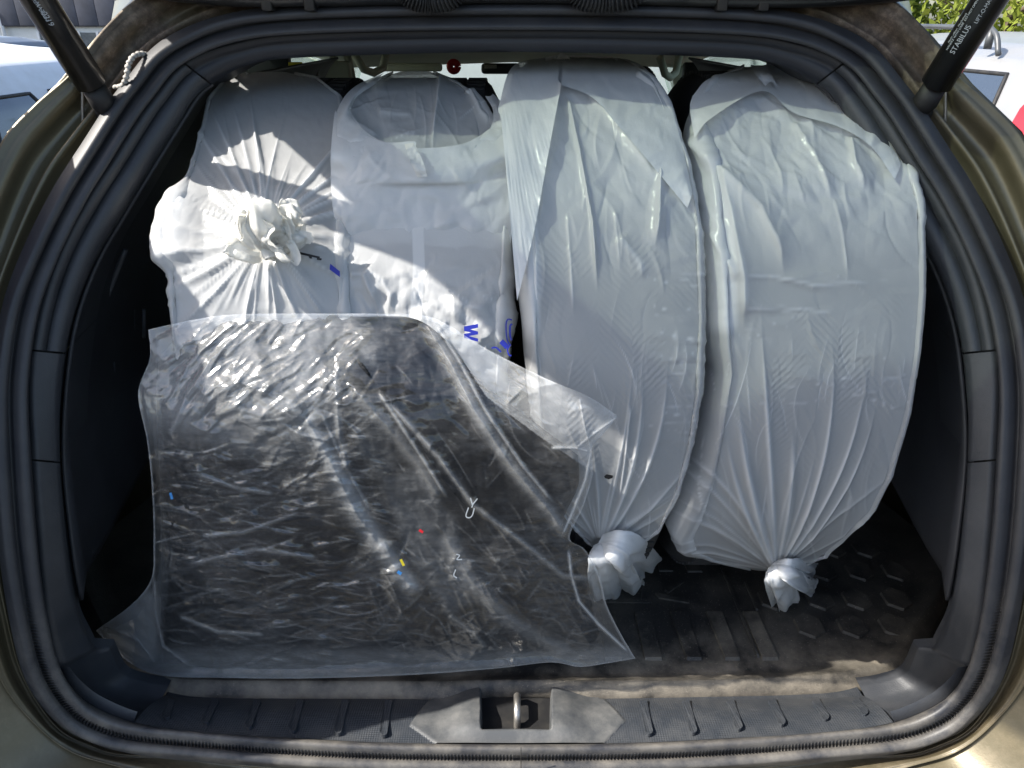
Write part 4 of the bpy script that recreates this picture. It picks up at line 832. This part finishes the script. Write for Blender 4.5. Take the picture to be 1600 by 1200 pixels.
# ---- bag 1
def cylpoly(name, pts, B, off, mat, parent, dens=4):
    P = [hit_cyl(np.array(float(x)), np.array(float(y)), B['Yc'], B['zc'], B['R']+off) for x, y in pts]; return mesh(name, P, [list(range(len(P)))], mat, parent, smooth_=False)
B1 = dict(Yc=1.10, zc=1.122, R=.370)
def f1(X, Y, s, th):
    K = (425, 378); h1, l1 = pleats(X, Y, K, [(-2.2, 270, 3, .004, .0002), (-2.0, 270, 3, .0045, 0), (-1.85, 260, 3.5, .004, 0), (-1.72, 265, 3, .005, 0), (-1.05, 230, 4, .006, .0004), (-.85, 220, 3, .004, .0004), (-.7, 210, 4, .005, .0004), (2.4, 250, 4, .005, 0), (2.7, 220, 4, .005, 0), (3.0, 200, 3, .005, 0)],
                                        77, 84, (-pi, pi), (90, 260), (1.4, 4.0), (.001, .0040), 30)
    r = np.hypot(X-K[0], (Y-K[1])); h = h1+.012*smooth(160, 20, r); lay = np.maximum(l1, smooth(110, 30, r)*.7)
    lf = smooth(330, 270, X)*smooth(270, 310, Y)*smooth(440, 390, Y); h += lf*(.012+.0045*crumple(X, Y, 93, 85)); lay = np.maximum(lay, .22+lf*.7); lay = np.maximum(lay, .55*smooth(290, 420, Y))
    h += .0015*crumple(X, Y, 95, 60)
    h_, l_ = creases(X, Y, 231, 22, (-.8, 1.0), (240, 300, 310, 480), (.0005, .0016)); h = h+h_; lay = np.maximum(lay, l_*.8)
    return h, lay, np.zeros(X.shape)
b1 = make_bag('white tyre bag at the far left, gathered into a knot facing out', **B1, left=lut([(100, 420), (112, 385), (122, 348), (150, 324), (180, 318), (210, 312), (260, 298), (290, 286), (330, 268), (370, 256), (400, 260), (430, 267), (500, 271), (560, 278), (900, 290)]),
    right=lut([(100, 430), (112, 470), (120, 510), (145, 548), (200, 560), (500, 560), (900, 540)]), field=f1, tyre_label='black tyre inside the knotted white bag at the far left')
K1 = hit_cyl(np.array(428.), np.array(378.), B1['Yc'], B1['zc'], B1['R']+.018)
def off1(x, y, o): return hit_cyl(np.array(float(x)), np.array(float(y)), B1['Yc'], B1['zc'], B1['R']+o)
tuft('knot', K1, [off1(424, 362, .035), off1(418, 345, .05), off1(416, 332, .052)], b1, M['film_warm'], 3, (.012, .026, .030, .026), .8, 110, 34, .55)
tuft('knot_lobe', K1, [off1(400, 378, .040), off1(380, 366, .046)], b1, M['film_warm'], 26, (.010, .020, .024), .9, 90, 26, .6)
tuft('knot_lobe', K1, [off1(446, 370, .036), off1(462, 356, .038)], b1, M['film_warm'], 8, (.010, .018, .020), .9, 90, 26, .6)
tuft('knot_lobe', K1, [off1(430, 372, .05), off1(438, 366, .058)], b1, M['film_warm'], 38, (.012, .020, .022), .9, 90, 24, .6)
tuft('knot_lobe', K1, [off1(432, 392, .035), off1(436, 398, .038)], b1, M['film_warm'], 12, (.010, .012, .009), .9, 80, 20, .6)
tuft('knot_lobe', K1, [off1(408, 362, .045), off1(398, 350, .048)], b1, M['film_warm'], 52, (.010, .018, .020), .9, 80, 20, .6)
# print on bags
for pts in ([(447, 391), (462, 392), (500, 401), (499, 404), (462, 396)], [(452, 391), (460, 392), (470, 401), (463, 401)], [(445, 397), (458, 394), (461, 397), (444, 400)], [(481, 399), (486, 399), (488, 404), (484, 404)], [(495, 402), (503, 404), (502, 407), (495, 406)]): cylpoly('black_lettering', pts, B1, .024, M['black_print'], b1)
cylpoly('blue_lettering', [(516, 412), (531, 424), (531, 433), (515, 421)], B1, .012, M['blue_print'], b1)
for pts in ([(725, 510), (747, 506), (747, 512), (725, 517)], [(725, 512), (725, 517), (747, 522.5), (747, 518)], [(747, 518), (747, 522.5), (725, 526.5), (725, 521.5)], [(725, 523), (725, 528), (747, 534), (747, 529)]): cylpoly('blue_lettering', pts, B2, .0155, M['blue_print'], b2)
def stroke(pts, wd, B, off, mat, parent, name):
    c = catmull(np.array(pts, float), 6); T = np.gradient(c, axis=0); T /= np.linalg.norm(T, axis=1)[:, None]; n = np.stack([-T[:, 1], T[:, 0]], -1)*wd/2
    P = np.stack([c+n, c-n], 1); P3 = hit_cyl(P[..., 0], P[..., 1], B['Yc'], B['zc'], B['R']+off); gridmesh(name, P3, mat, parent)
stroke([(800, 500), (794, 499), (791, 505), (791, 520), (793, 532), (797, 540)], 2.2, B2, .016, M['blue_print'], b2, 'blue_logo'); stroke([(800, 506), (797, 510), (797, 524), (799, 532)], 3, B2, .0165, M['blue_print'], b2, 'blue_logo')
stroke([(783, 533), (793, 543)], 8, B2, .017, M['blue_print'], b2, 'blue_logo'); stroke([(798, 538), (793, 546), (795, 554), (799, 556)], 2.4, B2, .0175, M['blue_print'], b2, 'blue_logo'); stroke([(768, 544), (775, 543), (783, 550)], 2.5, B2, .0165, M['blue_print'], b2, 'blue_logo')

# ================================================================= CLEAR BAG WITH BLACK BUNDLE
def coons(top, bottom, left, right, n, m):
    def rs_(c, k): c = catmull(np.array(c, float), 10); L_ = np.concatenate([[0], np.cumsum(np.hypot(*np.diff(c, axis=0).T))]); t = np.linspace(0, L_[-1], k); return np.stack([np.interp(t, L_, c[:, 0]), np.interp(t, L_, c[:, 1])], -1)
    T, Bt, Lf, Rt = rs_(top, m), rs_(bottom, m), rs_(left, n), rs_(right, n); u = np.linspace(0, 1, m)[None, :, None]; v = np.linspace(0, 1, n)[:, None, None]
    return (1-v)*T[None]+v*Bt[None]+(1-u)*Lf[:, None]+u*Rt[:, None]-((1-u)*(1-v)*T[0]+u*(1-v)*T[-1]+(1-u)*v*Bt[0]+u*v*Bt[-1])
def depthY(X, Y):
    X = np.asarray(X, float); Y = np.asarray(Y, float)
    return sum(depthY0(X+a, Y+b)*w for a, b, w in [(i*22., j*22., (3-abs(i))*(3-abs(j))) for i in range(-2, 3) for j in range(-2, 3)])/81.
def depthY0(X, Y):
    xs_ = np.array([150, 240, 400, 600, 800, 900, 1000.]); ys_ = np.array([480, 560, 650, 750, 850, 950, 1060.])
    T = np.array([[.76, .75, .74, .73, .70, .655, .65], [.74, .725, .715, .71, .695, .655, .65], [.72, .70, .69, .69, .68, .65, .648], [.71, .70, .695, .69, .675, .66, .66], [.73, .70, .695, .692, .685, .685, .70], [.76, .71, .70, .698, .698, .705, .715], [.75, .722, .710, .708, .718, .725, .73]])
    fx_ = np.interp(X, xs_, np.arange(7)); fy_ = np.interp(Y, ys_, np.arange(7)); i = np.clip(fx_.astype(int), 0, 5); j = np.clip(fy_.astype(int), 0, 5); a = fx_-i; b = fy_-j; a = a*a*(3-2*a)*.5+a*.5; b = b*b*(3-2*b)*.5+b*.5
    return (T[j, i]*(1-a)+T[j, i+1]*a)*(1-b)+(T[j+1, i]*(1-a)+T[j+1, i+1]*a)*b-.014*smooth(235, 330, X)*smooth(1000, 800, X+.25*(Y-700)*0)*smooth(1060, 985, Y)*smooth(500, 660, Y)
STREAKS = [([(545, 600), (590, 650), (650, 720), (690, 785)], 9, 16, .012, .22), ([(660, 500), (700, 560), (740, 640), (800, 730), (860, 800), (890, 845)], 9, 13, .014, .42), ([(676, 500), (716, 560), (758, 640), (815, 725), (870, 792)], 3, 4, .004, .5),
    ([(600, 620), (690, 720), (740, 790), (820, 850), (880, 900), (935, 905)], 4, 12, .010, .38), ([(470, 640), (515, 720), (555, 800), (600, 865), (655, 935)], 13, 16, .012, .42), ([(500, 640), (540, 730), (580, 800)], 3, 3, .003, .3), ([(590, 610), (650, 700), (700, 780)], 3, 7, .007, .42),  # the long sunlit stripe here has its brightness put into the film opacity
    ([(690, 830), (735, 905), (790, 965), (850, 1003), (905, 1025)], 12, 16, .010, .26), ([(530, 560), (524, 600), (530, 680), (545, 740)], 6, 10, .008, .28), ([(925, 700), (915, 750), (895, 800), (878, 838)], 2, 3, .004, 1.0), ([(888, 855), (893, 900), (905, 940), (935, 975), (985, 1022)], 2, 3, .004, .9),
    ([(400, 498), (330, 560), (290, 620), (262, 690)], 6, 10, .010, .4), ([(372, 500), (300, 560), (268, 620)], 3, 5, .006, .5), ([(420, 500), (370, 540), (350, 560)], 3, 5, .005, .5), ([(240, 900), (243, 960), (255, 1010), (300, 1045)], 3, 5, .008, .4), ([(160, 975), (215, 1000), (245, 1040)], 3, 5, .006, .5), ([(170, 985), (215, 965), (238, 930)], 3, 5, .006, .3),
    ([(965, 652), (925, 680), (900, 700)], 2, 3, .004, .8), ([(905, 620), (912, 660), (925, 710)], 2, 3, .004, .8), ([(860, 700), (900, 700), (922, 706)], 2, 2, .003, .8), ([(310, 838), (380, 832), (470, 800)], 3, 5, .006, .4), ([(290, 882), (400, 858), (500, 872)], 3, 4, .005, .35), ([(300, 738), (370, 762), (430, 772)], 3, 4, .005, .35), ([(278, 962), (340, 987), (415, 992)], 3, 5, .006, .4), ([(430, 655), (470, 680), (520, 690)], 3, 5, .006, .35), ([(700, 960), (740, 990), (760, 1015)], 5, 9, .008, .25)]
top_ = [(232, 515), (300, 500), (372, 491), (520, 490), (620, 491), (680, 498), (760, 545), (850, 590), (920, 620), (965, 650)]
right_ = [(965, 650), (945, 675), (925, 700), (926, 740), (912, 790), (890, 840), (915, 860), (938, 905), (948, 945), (970, 990), (993, 1029)]
bottom_ = [(150, 985), (195, 1030), (250, 1055), (350, 1059), (480, 1060), (650, 1054), (780, 1044), (860, 1035), (905, 1042), (945, 1037), (993, 1029)]
left_ = [(232, 515), (234, 560), (216, 615), (230, 690), (238, 770), (240, 850), (236, 905), (205, 945), (150, 985)]
def sheet_pts(XY, off, fold=1.0, seed=0):
    X, Y = XY[..., 0], XY[..., 1]; h = .006*crumple(X, Y, 101+seed, 120, .8, 1.8)+.0016*crumple(X, Y, 111+seed, 40, .1, 2.2); lay = np.zeros(X.shape)
    if X.shape[0] > 100:
        for sd, n__, rng, reg, am, al, sc_ in ((1, 420, (-.40, .35), (245, 690, 600, 1045), .9, .30, .5), (11, 34, (-.30, .28), (250, 700, 560, 1040), 1.2, .55, 1.), (2, 130, (-.9, .5), (290, 600, 580, 760), .9, .3, .5), (3, 60, (.6, 1.15), (660, 640, 900, 1000), .7, .2, .8), (4, 260, (-1.0, 1.3), (560, 860, 920, 1035), .9, .28, .45), (5, 130, (-1.0, -.4), (260, 505, 580, 640), .9, .3, .6), (7, 110, (-1.5, 1.5), (230, 490, 930, 1050), .7, .25, .4), (8, 30, (.3, 1.0), (720, 560, 940, 680), .6, .25, .7)):
            h_, l_ = creases(X, Y, sd, n__, rng, reg, sc_=sc_); h += h_*am; lay = np.maximum(lay, l_*al)
    for pts, w1, w2, hh, ly in STREAKS:
        a_, b_ = ridge(X, Y, pts, w1, w2, hh, (.08, .08)); h = h+a_*fold*.38; lay = np.maximum(lay, b_*ly)
    d = depthY(X, Y)-h-off; P = hit_Y(X, Y, d); low = P[..., 2] < ZM+.004
    if low.any(): P = np.where(low[..., None], hit_z(X, Y, ZM+.004), P)
    return P, lay, X, Y
XY = coons(top_, bottom_, left_, right_, 330, 430); Pf, lay, X, Y = sheet_pts(XY, 0.0)
edge = np.zeros(X.shape); n_, m_ = X.shape; I = np.arange(n_)[:, None]*np.ones((1, m_)); J = np.arange(m_)[None, :]*np.ones((n_, 1)); edge = np.maximum.reduce([smooth(4, 0, I), smooth(3, 0, J), smooth(4, 0, n_-1-I), smooth(3, 0, m_-1-J)])
tri = inpoly(X, Y, [(680, 495), (975, 645), (930, 740), (840, 680), (760, 620)]); hem = smooth(1042, 1054, Y)*smooth(640, 560, X)
lay = np.clip(np.maximum.reduce([lay, edge*.6, tri*.40, hem*.35, .32*smooth(262, 235, X)*smooth(900, 940, Y), .25*smooth(1000, 1030, Y), .34*smooth(740, 600, Y)*smooth(570, 450, X+.25*(Y-600)),  .22*smooth(270, 235, X)*smooth(700, 560, Y), .35*smooth(560, 500, Y)*smooth(500, 300, X)]), 0, 1)  # milky upper left and lower left tip: sunlight and sheen put into opacity
uvc = np.stack([X*.0009, Y*.0009], -1)
clear = mesh('clear_bag', Pf.reshape(-1, 3), grid_faces(n_, m_), M['clear'], None, uv=uvc, attrs={'ply_and_light': lay}, origin=(-.2, .70, ZM))
tag(clear, 'crinkled see-through plastic bag slumped at the front left of the boot', 'bag')
# back ply of the clear bag
XYb = coons(top_, bottom_, left_, right_, 60, 80); Pb, lb, Xb, Yb = sheet_pts(XYb, 0.0); 
u_ = np.linspace(0, 1, 80)[None, :]; v_ = np.linspace(0, 1, 60)[:, None]; bl = (np.sin(pi*u_)*np.sin(pi*v_))**.6; tri_b = smooth(700, 820, Xb)*smooth(780, 640, Yb)
Pb2 = Pb.copy(); Pb2[..., 1] += .012+bl*.06*(1-tri_b)-.010*tri_b; Pb2[..., 2] -= .8*(Pb2[..., 1]-Pb[..., 1]); Pb2[..., 2] = np.maximum(Pb2[..., 2], ZM+.003)
gridmesh('back_ply', Pb2, M['clear'], clear, uv=np.stack([Xb*.0009+3, Yb*.0009], -1), attrs={'ply_and_light': np.zeros(Xb.shape)})
# torn hole and printed marks "UK"
def onfilm(x, y, o=.0015): return hit_Y(np.array(float(x)), np.array(float(y)), depthY(np.array(float(x)), np.array(float(y)))-.012-o)
def fstroke(pts, wd, name, mat):
    c = catmull(np.array(pts, float), 5); T = np.gradient(c, axis=0); T /= np.linalg.norm(T, axis=1)[:, None]; n = np.stack([-T[:, 1], T[:, 0]], -1)*wd/2; P = np.stack([c+n, c-n], 1)
    gridmesh(name, hit_Y(P[..., 0], P[..., 1], depthY(P[..., 0], P[..., 1])-.018), mat, clear)
for pts in ([(735, 778), (738, 789), (737, 793)], [(746, 779), (738, 789)], [(732, 793), (728, 806), (733, 809), (738, 805), (741, 794)]): fstroke(pts, 1.8, 'embossed_letter', M['white_print'])
for pts in ([(713, 866), (718, 868), (714, 874), (722, 874)], [(712, 890), (709, 899), (714, 903)]): fstroke(pts, 1.8, 'embossed_letter', M['white_print'])
blue_l = simple('light_blue_print', (.05, .25, .6), .4)
fstroke([(621, 893), (627, 897)], 5, 'blue_speck', blue_l); fstroke([(266, 770), (269, 780)], 4, 'blue_speck', blue_l); fstroke([(655, 828), (661, 832)], 4, 'red_speck', M['red']); fstroke([(626, 874), (631, 884)], 4, 'yellow_speck', M['yellow'])
# bundle
btop = [(240, 565), (290, 520), (370, 503), (480, 498), (560, 502), (640, 504), (690, 535), (750, 605), (830, 665), (905, 722)]
bright = [(905, 722), (905, 770), (880, 830), (895, 880), (920, 930), (945, 990), (930, 1026)]
bbot = [(246, 1047), (350, 1056), (500, 1057), (650, 1051), (780, 1041), (860, 1031), (930, 1026)]
bleft = [(240, 565), (236, 650), (242, 760), (245, 880), (243, 980), (246, 1047)]
XYq = coons(btop, bbot, bleft, bright, 200, 260); X, Y = XYq[..., 0], XYq[..., 1]
h = .010*1.3*crumple(X, Y, 131, 90, .9, 2.2)+.005*crumple(X, Y, 141, 30, .4, 2)
for pts, w1, w2, hh in (([(540, 540), (620, 640), (700, 760), (790, 860)], 16, 30, .02), ([(430, 620), (520, 740), (600, 900)], 18, 26, .015), ([(700, 560), (800, 700), (870, 820)], 12, 20, .014)): h = h+ridge(X, Y, pts, w1, w2, hh)[0]
pale = np.maximum(np.exp(-(polydist(X, Y, [(455, 630), (500, 690), (545, 760), (590, 840), (645, 915)])[0]/9)**2)*.8, np.exp(-(polydist(X, Y, [(560, 520), (575, 560)])[0]/12)**2)*.5)  # long pale stripe is sunlight painted into the bundle colour
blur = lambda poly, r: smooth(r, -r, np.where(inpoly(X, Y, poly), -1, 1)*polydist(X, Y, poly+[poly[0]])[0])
pale = np.maximum.reduce([pale, .55*blur([(250, 520), (545, 505), (540, 600), (520, 690), (440, 720), (330, 690), (250, 650)], 22)*(.6+.8*np.clip(crumple(X, Y, 151, 60), 0, 1)), .30*blur([(595, 745), (650, 735), (715, 820), (745, 935), (700, 960), (640, 870)], 9), .20*blur([(540, 600), (580, 640), (620, 720), (600, 760), (560, 700)], 9), .28*blur([(560, 520), (590, 505), (600, 560), (570, 575)], 8)])  # upper left carries painted sunlight; the other areas are paler contents
h_, l_ = creases(X, Y, 301, 160, (-.5, .8), (250, 500, 900, 1040), (.001, .004)); h = h+h_
P = hit_Y(X, Y, depthY(X, Y)-h+.020); P[..., 2] = np.maximum(P[..., 2], ZM+.010)
edge = np.minimum(np.minimum(np.arange(200), 199-np.arange(200))[:, None], np.minimum(np.arange(260), 259-np.arange(260))[None, :])/18.; P[..., 1] += .014*(1-np.sqrt(np.clip(1-(1-np.clip(edge, 0, 1))**2, 0, 1)))
Pk = P.copy(); Pk[..., 1] += .05*np.clip(edge, 0, 1)+.002; Pk[..., 2] -= .045*np.clip(edge, 0, 1)+.002; Pk[..., 2] = np.maximum(Pk[..., 2], ZM+.006)
V = np.concatenate([P.reshape(-1, 3), Pk.reshape(-1, 3)]); F1 = grid_faces(200, 260); F = np.concatenate([F1, F1[:, ::-1]+200*260])
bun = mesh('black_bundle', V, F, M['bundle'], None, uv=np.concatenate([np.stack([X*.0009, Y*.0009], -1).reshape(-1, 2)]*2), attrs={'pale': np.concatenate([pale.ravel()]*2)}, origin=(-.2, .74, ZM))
tag(bun, 'crumpled black plastic bundle inside the clear bag', 'bundle')

# ================================================================= NEIGHBOURING CARS AND BACKGROUND
def other_car(name, label, loc, mat, Ln=4.4, Wd=.88, roof=1.45, belt=.95, rails=False, rot=0, wins=((.62, 1.22, .20, .05), (1.30, 2.10, .03, .03), (2.16, 2.98, .03, .35)), wq=(4.25, 1.75), tq=(.26, .46), up=False):
    t = thing(name, label, 'car', loc)
    def R3(p): x, y, z = p; c, s_ = cos(rot), sin(rot); return (loc[0]+x*c-y*s_, loc[1]+x*s_+y*c, z)
    # y from 0 (rear) to Ln (front)
    def prof(y):   # roof line height
        if up: return np.interp(y, [0, .04, .10, .20, .38, .9, 2.0, 2.55, 3.35, 3.9, 4.25, 4.4], [.62, belt-.05, belt+.10, belt+.26, roof-.05, roof-.005, roof, roof-.05, belt+.06, belt-.06, belt-.18, .60])
        return np.interp(y, [0, .06, .22, .55, 1.1, 2.0, 2.55, 3.35, 3.9, 4.25, 4.4], [.62, belt-.12, belt+.10, roof-.10, roof-.015, roof, roof-.05, belt+.06, belt-.06, belt-.18, .60])
    def hw(y): return np.interp(y, [0, .1, .4, 1.2, 3, 3.9, 4.25, 4.4], [.66, .78, .85, .88, .88, .84, .72, .58])*Wd/.88
    def body(y, q):
        h = prof(y); w_ = hw(y); pts = [(w_*.92, .22), (w_*.98, .40), (w_, .65), (w_*.985, belt-.06), (w_*.955, belt), (w_*.86, belt+(roof-belt)*.55), (w_*.74, roof-.07), (w_*.60, roof-.015), (w_*.3, roof+.02), (0, roof+.03)]
        k = (h-.22)/(roof-.22) if h < belt else 1
        a = np.array(pts); z = a[:, 1].copy()
        z = np.where(z > h, h+(z-roof)*.25*(z > roof-.2), z) if h < roof-.01 else z; z = np.minimum(z, np.maximum(h+.03, .3))
        tq = q*(len(pts)-1); return np.interp(tq, np.arange(len(pts)), a[:, 0]), np.interp(tq, np.arange(len(pts)), z)
    ys = np.unique(np.concatenate([np.linspace(0, .6, 10), np.linspace(.6, Ln-.5, 18), np.linspace(Ln-.5, 4.4, 8)])); qs = np.linspace(0, 1, 37)
    P = np.array([[R3((sg*body(y, q)[0], y, body(y, q)[1])) for sg, q in [(-1, q) for q in qs]+[(1, q) for q in qs[::-1][1:]]] for y in ys])
    gridmesh('body', P, mat, t)
    V = P[0]; mesh('rear_panel', V, [list(range(len(V)))], mat, t)
    for sg in (-1, 1):
        for (y0, y1, r0, r1) in wins:
            n = 12; Pw = []
            for a in np.linspace(0, 1, n):
                row = []
                for b in np.linspace(0, 1, n):
                    ya = y0+(y1-y0)*a; qq = (wq[0]+b*wq[1])/9; sl = (r0*(1-a)*b)-(r1*a*b); yy = ya+sl
                    x, z = body(yy, qq); row.append(R3((sg*(x+.004), yy, min(z, prof(yy)-.03))))
                Pw.append(row)
            gridmesh('side_window', np.array(Pw), M['glass_neigh'], t)
            E = np.concatenate([np.array(Pw)[0], np.array(Pw)[1:, -1], np.array(Pw)[-1, ::-1][1:], np.array(Pw)[::-1, 0][1:]]); tube('window_trim', E, .009, M['black'], t, 6)
        for wy in (.85, 3.55):
            rings = np.array([[R3((sg*x*Wd/.88, wy+r*cos(a), .32+r*sin(a))) for a in np.linspace(0, 2*pi, 29)[:-1]] for r, x in ((0, .86), (.2, .86), (.205, .885), (.30, .89), (.32, .87), (.32, .7))]); gridmesh('wheel', rings, M['rubber_tyre'], t, cm=True)
        Pl = np.array([[R3((sg*(body(y, q)[0]+.006), y-.012, body(y, q)[1])) for q in np.linspace(*tq, 6)] for y in np.linspace(.02, .38, 6)]); gridmesh('tail_light', Pl, M['redlight'], t)
        if rails:
            rl = [R3((sg*Wd*.72, y, z)) for y, z in ((.75, roof-.05), (.82, roof+.035), (1.0, roof+.05), (1.8, roof+.055), (2.4, roof+.035), (2.5, roof-.02))]; tube('roof_rail', catmull(rl, 5), .011, M['rail'], t, 10)
            for y in (.84, 1.65, 2.42): p = R3((sg*Wd*.72, y, roof)); tube('rail_foot', [(p[0], p[1]-.0, p[2]-.03), (p[0], p[1], p[2]+.04)], .016, M['rail'], t, 8)
    # rear window
    Pr = np.array([[R3((f*body(y, .66)[0]*.82, y-.008, prof(y)+.01)) for f in np.linspace(-1, 1, 10)] for y in np.linspace(.22, .52, 8)]); gridmesh('rear_window', Pr, M['glass_neigh'], t)
    return t
other_car('parked_car', 'white hatchback parked just left of the open boot', (-2.98, 2.30, 0), M['paint_white'], roof=1.45, up=True, wins=((.92, 1.42, .16, .05), (1.50, 2.20, .03, .03), (2.26, 2.98, .03, .35)), wq=(4.1, 1.15))
other_car('parked_car', 'dark grey car parked beyond the white hatchback on the left', (-6.3, 7.4, 0), M['paint_grey'], roof=1.44, wq=(4.1, 1.5))
other_car('parked_car', 'silver estate car with roof rails parked right of the open boot', (2.62, 2.54, 0), M['paint_silver'], roof=1.49, belt=1.0, rails=True, up=True, wins=((.42, 1.22, .18, .05), (1.30, 2.10, .03, .03), (2.16, 2.98, .03, .35)), wq=(4.1, 1.6), tq=(.46, .62))
# shop building on the left
wallm = simple('white_render', (.78, .78, .75), .9, grain=.3, gscale=80, var=.05); band = simple('navy_cladding', (.05, .055, .075), .6, var=.2, vscale=3); fr = simple('white_frame', (.8, .8, .8), .5, var=.03); gw = simple('shop_glass', (.12, .14, .15), .08, spec=.8)
bld = thing('shop_building', 'low white building with a dark clad fascia behind the left cars', 'building', (-22, 30, 0))
box('wall', (-40, 30, 0), (-9, 40, 1.5), wallm, bld); box('parapet', (-40, 30.02, 2.78), (-9.5, 40, 3.6), wallm, bld); box('fascia_backing', (-40, 29.85, 1.5), (-9.3, 40, 2.78), band, bld)
for i in range(26):
    x = -28+i*.72; box('cladding_panel', (x+.008, 29.80, 1.53), (x+.712, 29.86, 2.75), band, bld, .004)
for x in (-17.4, -15.9, -14.4, -12.9):
    wv = box('window', (x, 29.94, .2), (x+1.35, 29.99, 1.3), gw, bld); 
    for (a, b) in ((x-.05, x+.04), (x+.63, x+.72), (x+1.31, x+1.4)): box('window_frame', (a, 29.90, .16), (b, 29.95, 1.34), fr, wv)
tube('drainpipe', [(-18.6, 29.86, 0), (-18.6, 29.86, 1.9), (-18.75, 29.8, 2.1), (-19.1, 29.7, 2.2)], .07, fr, bld, 10)
# pale wall added ahead so the windscreen shows bright
fw = box('added_pale_wall', (-5, 11, 0), (7.5, 11.3, 1.25), wallm); tag(fw, 'low pale wall added ahead of the car to brighten the windscreen view', 'wall')
# trees and hedge on the right
def leaf_mat(name, c1, c2):
    t = NT(name); oi = t.noise(2.2, 3); c = t.mix(t.ramp(oi, [(.35, 0), (.65, 1)]), c1, c2); t.setc(c); t.b.inputs['Roughness'].default_value = .55
    tl = t.new('ShaderNodeBsdfTranslucent'); t.l(c, tl.inputs[0]); m = t.new('ShaderNodeMixShader'); m.inputs[0].default_value = .35; t.l(t.b.outputs[0], m.inputs[1]); t.l(tl.outputs[0], m.inputs[2]); t.l(m.outputs[0], t.out.inputs[0]); return t.m
bark = simple('bark', (.12, .09, .06), .9, grain=.6, gscale=60)
leafs = [leaf_mat('leaf_lime', (.16, .22, .025), (.30, .34, .05)), leaf_mat('leaf_green', (.07, .13, .02), (.20, .26, .04)), leaf_mat('leaf_olive', (.16, .17, .04), (.30, .27, .07))]
def tree(label, x, y, h_, cr, lm, seed, nl=5000, ls=.10):
    rs = np.random.RandomState(seed); t = thing('tree', label, 'tree', (x, y, 0), 'trees behind the silver car')
    tube('trunk', [(x, y, 0), (x+.05, y, h_*.3), (x-.05, y+.05, h_*.62)], [.16, .11, .05], bark, t, 10)
    for k in range(5):
        a = k*1.26+seed; tube('limb', [(x, y, h_*(.25+.07*k)), (x+cos(a)*cr*.4, y+sin(a)*cr*.4, h_*(.42+.07*k)), (x+cos(a)*cr*.75, y+sin(a)*cr*.75, h_*(.5+.08*k))], [.06, .035, .012], bark, t, 6)
    ncl = 90; cc = rs.randn(ncl, 3); cc /= np.linalg.norm(cc, axis=1)[:, None]; cc *= rs.uniform(.45, 1.0, (ncl, 1))**.6*np.array([cr, cr, h_*.42]); cc += [x, y, h_*.58]
    ci = rs.randint(0, ncl, nl); c = cc[ci]+rs.randn(nl, 3)*cr*.13; u = rs.randn(nl, 3); u /= np.linalg.norm(u, axis=1)[:, None]; v = np.cross(u, rs.randn(nl, 3)); v /= np.linalg.norm(v, axis=1)[:, None]; sz = ls*rs.uniform(.5, 1.2, (nl, 1))
    V = np.stack([c-u*sz, c+v*sz*.45, c+u*sz, c-v*sz*.45], 1).reshape(-1, 3); F = np.arange(nl*4).reshape(-1, 4); mesh('crown', V, F, lm, t)
for i, (x, y, h_, cr, k) in enumerate(((8.2, 13.5, 4.2, 2.0, 0), (10.9, 13.0, 4.6, 2.1, 1), (13.6, 14.2, 4.4, 2.2, 2), (6.2, 15.5, 4.4, 1.7, 1), (16.4, 15.0, 5, 2.4, 0))):
    tree(['lime green tree, the one nearest the strut behind the silver car', 'mid green tree standing behind the roof rail of the silver car', 'olive toned tree far right behind the strut', 'green tree just right of the tailgate corner', 'tall lime tree at the far right background'][i], x, y, h_, cr, leafs[k], i+3)
